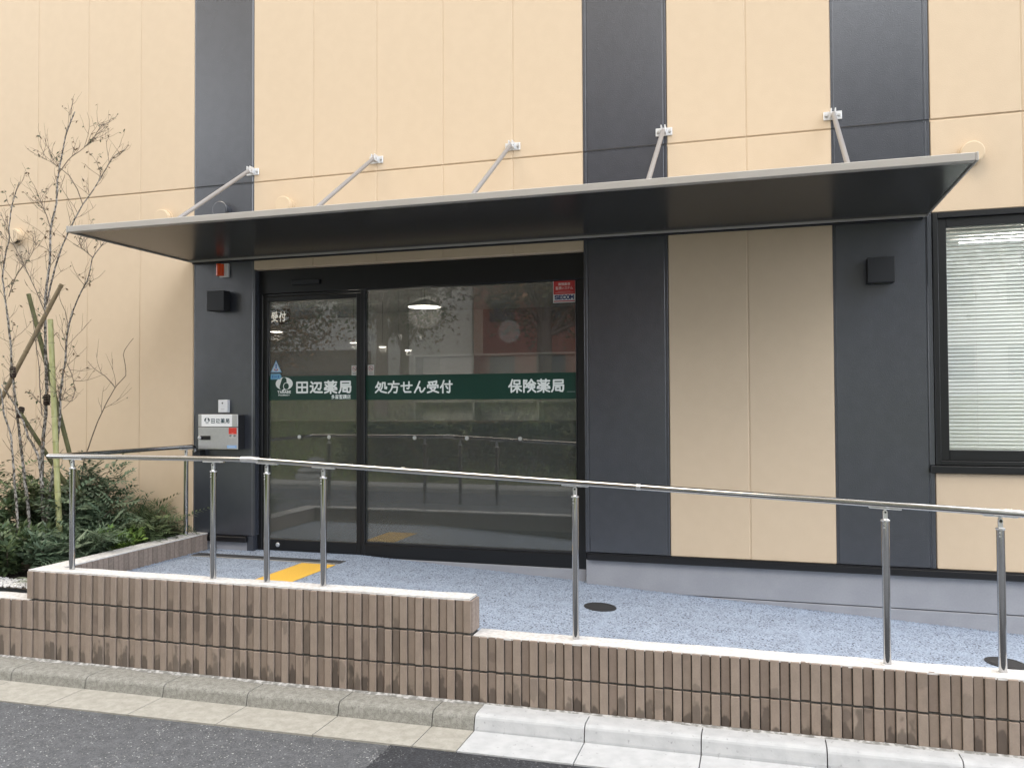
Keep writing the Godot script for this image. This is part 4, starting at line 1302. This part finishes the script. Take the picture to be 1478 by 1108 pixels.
func build_planting() -> void:
	sapling("mottled grey multi-stem sapling with long bare branches rising above the canopy", .85, [
		[.017, .0045, 0.0, [64, 775, 61, 720, 60, 660, 65, 600, 67, 566, 65, 506, 65, 430, 70, 390, 72, 374, 72.6, 330, 81, 292, 82.6, 257, 86.6, 235, 94.8, 195, 107, 161]],
		[.015, .003, .06, [66, 775, 70, 730, 75, 685, 82, 640, 86, 606, 86, 572, 90, 540, 94, 519, 95.6, 485, 100, 464, 112, 430, 127, 401, 132.7, 371, 150, 349]],
		[.008, .0025, -.03, [66, 440, 81, 379, 97.5, 336, 119, 295, 133, 276, 149, 249, 164, 225, 179, 216], -.05],
		[.004, .0015, 0.0, [72.6, 330, 65, 306, 51.5, 276]],
		[.004, .0015, -.04, [119, 295, 111, 273, 100, 254, 88, 244, 76, 235, 49, 223]],
		[.004, .0015, .0, [84, 250, 100, 228, 119, 215, 135, 198, 149, 175]],
		[.004, .0015, .06, [132.7, 371, 120, 360, 105, 352]],
		[.0035, .0015, .03, [94, 519, 105, 545, 108, 570, 98, 583, 90, 590]],
	], 2.6, .40)
	sapling("slender mottled sapling with forked twigs beside the vent cap", .95, [
		[.014, .0035, 0.0, [43, 771, 40, 735, 35, 689, 29, 640, 25.6, 610, 22, 581, 19, 553, 16, 528, 15, 500, 12, 472, 8.5, 445, 5, 415, 2.7, 401, 6.8, 368, 13.5, 341, 12, 330, 16, 298, 27, 263]],
		[.0045, .002, .02, [66, 455, 54, 425, 30, 374, 15, 344, 0, 306]],
		[.0045, .0015, -.02, [12, 428, 24, 395, 41, 374, 55, 347]],
		[.012, .004, .08, [60, 700, 55, 659, 46, 640, 41, 634, 32, 604, 22.7, 587, 11, 570, 2, 555]],
	], 2.6, .40)
	sapling("thin leaning sapling stem with mottled bark at the outer end of the bed", 1.05, [
		[.012, .006, 0.0, [26.5, 773, 23.7, 735, 20, 691, 16, 640, 15, 625, 6.6, 604, 2.8, 581, 0, 560]],
		[.005, .002, .02, [60, 600, 57, 562, 56, 530, 51, 496, 46, 450]],
	], .8, .12)
	sapling("crooked bare shoot with a few fine twigs against the beige wall", .55, [
		[.0065, .002, 0.0, [112, 740, 117, 690, 121, 663, 126, 649, 141, 607, 165.5, 559, 182, 541, 180, 525, 177, 509, 184, 498, 192, 488]],
		[.004, .0015, 0.0, [165.5, 559, 160, 552, 151.6, 543, 134, 531, 126, 521]],
	], .45, .06)
	stake("brown bamboo stake leaning steeply across the saplings", 0, px(-12, 600, 1.0), px(88.5, 410, .82), .019)
	stake("dark green bamboo stake slanting down toward the side wall", 1, px(127, 733, .62) - V(0, .15, 0), px(40.4, 424, .92), .019)
	stake("pale green upright bamboo stake near the handrail corner", 2, px(87.5, 818, 1.0), px(72, 461, .92), .023)
	stake("short green bamboo stake crossing low behind the pale one", 1, px(126, 728, .5) - V(0, .12, 0), px(28, 595, .98), .018)
	tie("dark fibre tie where the brown stake meets the slender sapling", px(18, 537, .96), V(-.05, 1, 0).normalized(), .021)
	tie("dark fibre tie on the main stem beside the pale stake", px(67, 577, .87), V(0, 1, 0), .023)
	tie("dark fibre tie at the top of the short green stake", px(29, 595, .97), V(.35, 1, 0).normalized(), .021)
	var deep: Array = [Color(.085, .125, .055), Color(.115, .155, .070), Color(.065, .10, .052)]
	var blue: Array = [Color(.10, .15, .095), Color(.13, .18, .115), Color(.085, .13, .08)]
	var lime: Array = [Color(.17, .27, .06), Color(.21, .31, .07), Color(.13, .22, .06)]
	var soil := func(x: float, z: float) -> Vector3: return V(x, soil_y(x, z) - .01, z)
	shrub("dense dark green low shrub behind the low end coping", soil.call(1.10, 1.30), "bushy", .42, .34, 34, deep)
	shrub("dark green shrub at the foot of the slender sapling", soil.call(.55, 1.15), "bushy", .55, .40, 34, deep)
	shrub("layered dark shrub with flat leaf sprays around the bare stems", soil.call(.80, .72), "pinnate", .78, .36, 13, deep)
	shrub("open shrub with flat leaf sprays by the leaning stem", soil.call(.20, .95), "pinnate", .82, .40, 13, deep)
	shrub("blue green feathery shrub behind the first rail post", soil.call(1.30, .70), "pinnate", .58, .30, 18, blue)
	shrub("fine leaved fern like shrub beside the side wall coping", soil.call(1.52, 1.02), "fern", .28, .24, 13, blue)
	shrub("tall feathery blue green shrub where the stakes cross", soil.call(1.02, .42), "pinnate", .78, .28, 16, blue)
	shrub("bright lime green leafy plant along the side wall", soil.call(1.62, .72), "bushy", .24, .14, 12, lime)
	shrub("dark spreading fern like shrub against the beige wall", soil.call(1.25, .28), "fern", .34, .32, 11, deep)
	shrub("airy narrow leaved shrub near the inner rail post", soil.call(1.60, .30), "fern", .28, .26, 7, deep)
	shrub("single thin stem topped with an umbrella of leaflets", soil.call(1.18, .18), "umbrella", .62, .05, 2, blue)
	shrub("low dark shrub filling the middle of the bed", soil.call(1.35, 1.18), "bushy", .30, .26, 18, blue)
	shrub("dark shrub hugging the wall behind the saplings", soil.call(.45, .35), "bushy", .60, .34, 24, deep)
	# pale gravel and strap leaves at the outer end
	var gv := MB.new()
	for i in 900:
		var x := rng.randf_range(.6, 1.76); var z := rng.randf_range(1.40, 1.60)
		var s := rng.randf_range(.005, .012)
		gv.xf = Transform3D(Basis.from_euler(V(rng.randf() * 6, rng.randf() * 6, rng.randf() * 6)), V(x, soil_y(x, z) + .01, z))
		gv.box(V(-s, -s * .7, -s * .9), V(s, s * .7, s * .9), s * .45)
	var gs := part("pale_gravel", gv, M.coping, self)
	gs.set_meta("kind", "stuff")
	tag(gs, "pale gravel in the bed behind the low end coping", "gravel")
	var gt := thing("strap_leaf_plant", "tuft of thin arching pale strap leaves behind the low end coping", "plant", V(1.62, soil_y(1.62, 1.5), 1.50))
	for k in 16:
		var a := rng.randf() * TAU
		var L := rng.randf_range(.14, .26)
		var p := PackedVector3Array(); var r := PackedFloat32Array()
		for i in 8:
			var f := i / 7.0
			p.append(V(cos(a), 0, sin(a) * .6) * L * f + V(0, L * .75 * (f - f * f * .85), 0)); r.append(lerpf(.0045, .001, f))
		var bl := MB.new()
		bl.tube(p, r, 5, false)
		part("blade", bl, mat(lin(.22, .25, .17).lerp(lin(.38, .40, .33), rng.randf()), .6), gt)

# ------------------------------------------------------------------ across the street (seen in the glass)
func bank_y(x: float, z: float) -> float:
	return -.60 + 1.9 * smoothstep(9.8, 15.0, z) + .12 * sin(x * .9) * smoothstep(10.0, 12.0, z)

func far_tree(label: String, at: Vector3, h: float, rad: float, pal: Array, leaves: int, lsize: float) -> void:
	var t := thing("street_tree", label, "tree", at, "trees across the street")
	var tr := MB.new()
	var top := V(rng.randf_range(-.3, .3), h * .62, rng.randf_range(-.2, .2))
	tr.tube(PackedVector3Array([V(0, -.3, 0), V(.05, h * .2, 0), V(-.04, h * .42, .03), top]), PackedFloat32Array([.20, .15, .12, .05]), 9)
	var tips := []
	for k in 26:
		var a := TAU * k / 8.7 + rng.randf() * .4
		var f := rng.randf_range(.16, .6)
		var o := V(0, h * f, 0)
		var e := V(cos(a) * rad * rng.randf_range(.45, .95), h * minf(.97, f + rng.randf_range(.03, .42)), sin(a) * rad * rng.randf_range(.45, .95))
		tr.tube(PackedVector3Array([o, o.lerp(e, .5) + V(0, .25, 0), e]), PackedFloat32Array([.06, .035, .012]), 6, false)
		tips.append(e); tips.append(o.lerp(e, .65) + V(0, .15, 0))
	part("trunk", tr, M.twig, t)
	var lv := MB.new()
	lv.use_col = true
	for i in leaves:
		var c: Vector3 = tips[rng.randi() % tips.size()]
		var o := c + V(rng.randfn(), rng.randfn() * .7, rng.randfn()) * rad * .20
		var d := V(rng.randf_range(-1, 1), rng.randf_range(-1, .5), rng.randf_range(-1, 1)).normalized()
		lv.tint = (pal[rng.randi() % pal.size()] as Color) * rng.randf_range(.7, 1.3)
		lv.leaf(o, d, d.cross(V(rng.randf(), rng.randf(), rng.randf()).normalized()).normalized(), lsize * rng.randf_range(.7, 1.3), lsize * .6)
	part("crown", lv, M.leaf, t)

func build_across() -> void:
	var kb := MB.new()
	kb.box(V(-60, -.8, 9.2), V(60, -.56, 9.4), .015)
	structure("far_kerb", kb, M.kerb_old)
	var fp := MB.new()
	fp.box(V(-60, -.8, 9.401), V(60, -.575, 10.2))
	structure("far_path", fp, M.gutter_old)
	var bk := MB.new()
	for i in 80:
		for j in 24:
			var pts := []
			for o in [[0, 0], [1, 0], [1, 1], [0, 1]]:
				var x: float = -40 + (i + o[0]) * 1.0; var z: float = 10.2 + (j + o[1]) * (.25 if j + o[1] <= 20 else 1.2)
				if j + o[1] > 20: z = 10.2 + 20 * .25 + (j + o[1] - 20) * 14.0
				pts.append(V(x, bank_y(x, z), z))
			var nn: Vector3 = (pts[1] - pts[0]).cross(pts[3] - pts[0]).normalized()
			bk.quad(pts[0], pts[1], pts[2], pts[3], nn if nn.y > 0 else -nn)
	structure("bank", bk, surf(ramp_tex(noise_img(256, .05, 101), [[.2, .075, .075, .03], [.8, .14, .15, .06]]), 2.0, 1.0))
	var gr := MB.new()
	gr.use_col = true
	for i in 9000:
		var x := rng.randf_range(-12, 8); var z := rng.randf_range(10.3, 14.5)
		var d := V(rng.randf_range(-.5, .5), 1, rng.randf_range(-.5, .5)).normalized()
		gr.tint = ([Color(.17, .25, .06), Color(.21, .26, .08), Color(.24, .23, .11)][rng.randi() % 3] as Color) * rng.randf_range(.7, 1.2)
		gr.leaf(V(x, bank_y(x, z), z), d, d.cross(V(rng.randf_range(-1, 1), 0, rng.randf_range(-1, 1)).normalized()).normalized(), rng.randf_range(.1, .22), .03)
	var go := part("bank_grass", gr, M.leaf, self)
	go.set_meta("kind", "stuff")
	tag(go, "short green grass on the bank across the street", "grass")
	var rk := MB.new()
	var prof := []
	for k in 9: prof.append(Vector2(.5 * sqrt(maxf(0.0, 1.0 - pow(k / 8.0, 1.1))) * (1.0 + .08 * sin(k * 2.7)), .5 * k / 8.0))
	rk.xf = Transform3D(Basis(Vector3.RIGHT, -PI / 2), Vector3.ZERO)
	rk.lathe(prof, 9)
	var ro := part("boulder", rk, M.kerb_old, self, V(-3.2, bank_y(-3.2, 10.6) - .08, 10.6))
	tag(ro, "pale boulder on the grass bank across the street", "rock")
	var green: Array = [Color(.05, .08, .03), Color(.07, .10, .035), Color(.035, .06, .025)]
	var rust: Array = [Color(.22, .10, .045), Color(.28, .14, .06), Color(.16, .075, .035), Color(.12, .10, .04)]
	var olive: Array = [Color(.12, .11, .045), Color(.15, .11, .05), Color(.08, .09, .035)]
	var autumn: Array = [Color(.24, .12, .05), Color(.17, .13, .05), Color(.28, .15, .07), Color(.10, .10, .04)]
	far_tree("rust brown autumn tree across the street at the far corner", V(-7.4, 1.0, 14.4), 8.4, 2.4, rust, 9000, .15)
	far_tree("dark green broad tree across the street", V(-2.9, .9, 13.4), 10.0, 2.9, green, 17000, .18)
	far_tree("olive autumn tree across the street beside the dark green one", V(1.4, .9, 14.0), 10.0, 2.9, autumn, 15000, .18)
	far_tree("rust red thin crowned tree across the street", V(5.4, .9, 14.4), 9.8, 2.9, rust, 14000, .18)
	far_tree("olive tree across the street opposite the office window", V(9.8, .9, 14.0), 10.0, 2.9, olive, 14000, .18)
	far_tree("green tree across the street beyond the office window", V(14.2, .9, 14.8), 10.0, 2.9, green, 14000, .18)
	far_tree("tall green tree across the street behind the rust brown one", V(-11.5, .9, 17.0), 10.5, 2.8, green, 12000, .16)
	far_tree("tall olive tree behind the bank between the houses", V(-5.2, 1.2, 20.0), 9.6, 3.0, olive, 8000, .18)
	far_tree("tall green tree behind the bank in front of the maroon block", V(-.4, 1.2, 20.5), 10.4, 3.0, green, 8000, .18)
	far_tree("tall rust tree behind the bank beside the maroon block", V(5.2, 1.2, 20.0), 9.8, 3.0, rust, 8000, .18)
	# clipped shrubs on the bank
	for k in 9:
		var x := -2.1 + k * .8
		var z := 11.2 + .45 * sin(k * 2.3)
		var t := thing("bank_shrub", "leafy green bush on the bank across the street", "shrub", V(x, bank_y(x, z), z), "bushes on the bank")
		var lv := MB.new()
		lv.use_col = true
		for i in 900:
			var d := V(rng.randfn(), absf(rng.randfn()), rng.randfn()).normalized()
			lv.tint = (green[rng.randi() % 3] as Color) * rng.randf_range(.8, 1.6)
			lv.leaf(d * V(.75, 1.25, .6) * rng.randf_range(.6, 1.05), (d + V(rng.randf_range(-1, 1), rng.randf_range(-1, 1), rng.randf_range(-1, 1)) * .7).normalized(), d.cross(V(rng.randf(), 1, rng.randf()).normalized()).normalized(), .14, .07)
		part("leaves", lv, M.leaf, t)
		var st := MB.new()
		for q in 5:
			st.rod(V(0, -.1, 0), V(rng.randf_range(-.4, .4), .8, rng.randf_range(-.4, .4)), .012, 5)
		part("stems", st, M.twig, t)
	house("white plastered house with a brown garage across the street", V(-12.6, .8, 26), V(12.8, 7.5, 8), lin(.42, .41, .385), true)
	house("maroon tiled apartment block across the street", V(-1.6, .8, 30), V(9, 8.5, 8), lin(.22, .075, .05), false)
	house("grey plastered house across the street beyond the office window", V(14, .8, 30), V(12, 7.0, 8), lin(.35, .34, .32), false)

func house(label: String, at: Vector3, s: Vector3, c: Color, garage: bool) -> void:
	var t := thing("house", label, "building", at, "houses across the street")
	part("wall", bx(V(-s.x / 2, -1.5, 0), V(s.x / 2, s.y, s.z)), mat(c, .9), t)
	var rf := part("roof", bx(V(-s.x / 2 - .3, s.y + .001, -.3), V(s.x / 2 + .3, s.y + .3, s.z + .3), .05), mat(lin(.08, .075, .07), .8), t)
	part("parapet", bx(V(-s.x / 2, s.y + .301, 0), V(s.x / 2, s.y + .5, .2)), mat(c, .9), rf)
	for i in int(s.x / 2.4):
		for j in 2:
			if garage and j == 0: continue
			var x := -s.x / 2 + 1.4 + i * 2.4
			var y := 1.2 + j * 2.9
			var w := part("window", bx(V(x - .6, y, -.05), V(x + .6, y + 1.3, -.001)), M.black, t)
			part("pane", bx(V(x - .52, y + .08, -.056), V(x + .52, y + 1.22, -.051)), mat(lin(.04, .05, .055), .08), w)
	if garage:
		var g := part("garage", bx(V(-1.2, -1.5, -1.2), V(3.2, 2.6, -.002)), mat(lin(.10, .075, .06), .8), t)
		part("garage_door", bx(V(-.8, -1.5, -1.24), V(2.8, 1.7, -1.201)), mat(lin(.03, .025, .022), .6), g)

# ------------------------------------------------------------------ scene
func _ready() -> void:
	rng.seed = 20240611
	cam = Camera3D.new()
	cam.name = "camera"
	cam.position = V(6.6707, 1.1648, 6.3245)
	cam.rotation_degrees = V(1.2706, 16.6225, -.2832)
	cam.fov = 49.745
	cam.near = 0.05
	cam.far = 800
	cam.current = true
	add_child(cam)
	var we := WorldEnvironment.new()
	we.name = "world_environment"
	var env := Environment.new()
	env.background_mode = Environment.BG_SKY
	var sky := Sky.new()
	var sm := ProceduralSkyMaterial.new()
	sm.sky_top_color = Color(.965, .98, 1.0)
	sm.sky_horizon_color = Color(.60, .615, .64)
	sm.sky_curve = 0.45
	sm.ground_bottom_color = Color(.28, .28, .27)
	sm.ground_horizon_color = Color(.5, .5, .49)
	sm.sun_angle_max = 1.0
	sky.sky_material = sm
	env.sky = sky
	env.background_energy_multiplier = 1.5
	env.tonemap_mode = Environment.TONE_MAPPER_LINEAR
	env.tonemap_exposure = 4.7
	env.sdfgi_enabled = true
	env.ssao_enabled = true
	env.ssil_enabled = true
	we.environment = env
	add_child(we)
	var sun := DirectionalLight3D.new()
	sun.name = "sun"
	sun.light_color = Color(1, .95, .88)
	sun.light_energy = 0.15
	sun.light_angular_distance = 40.0
	sun.shadow_enabled = true
	add_child(sun)
	sun.look_at_from_position(V(-4, 12, 6), Vector3.ZERO)

	make_materials()
	M.mat_tile = surf(ramp_tex(noise_img(256, .06, 92), [[.2, .18, .145, .122], [.8, .235, .19, .162]]), .4, .8)
	build_ground()
	var b := build_facade()
	build_entrance(b)
	build_side_window(b)
	build_rooms()
	build_canopy()
	build_vents()
	build_fittings()
	build_tiled_wall()
	build_handrail()
	build_across()
	build_planting()
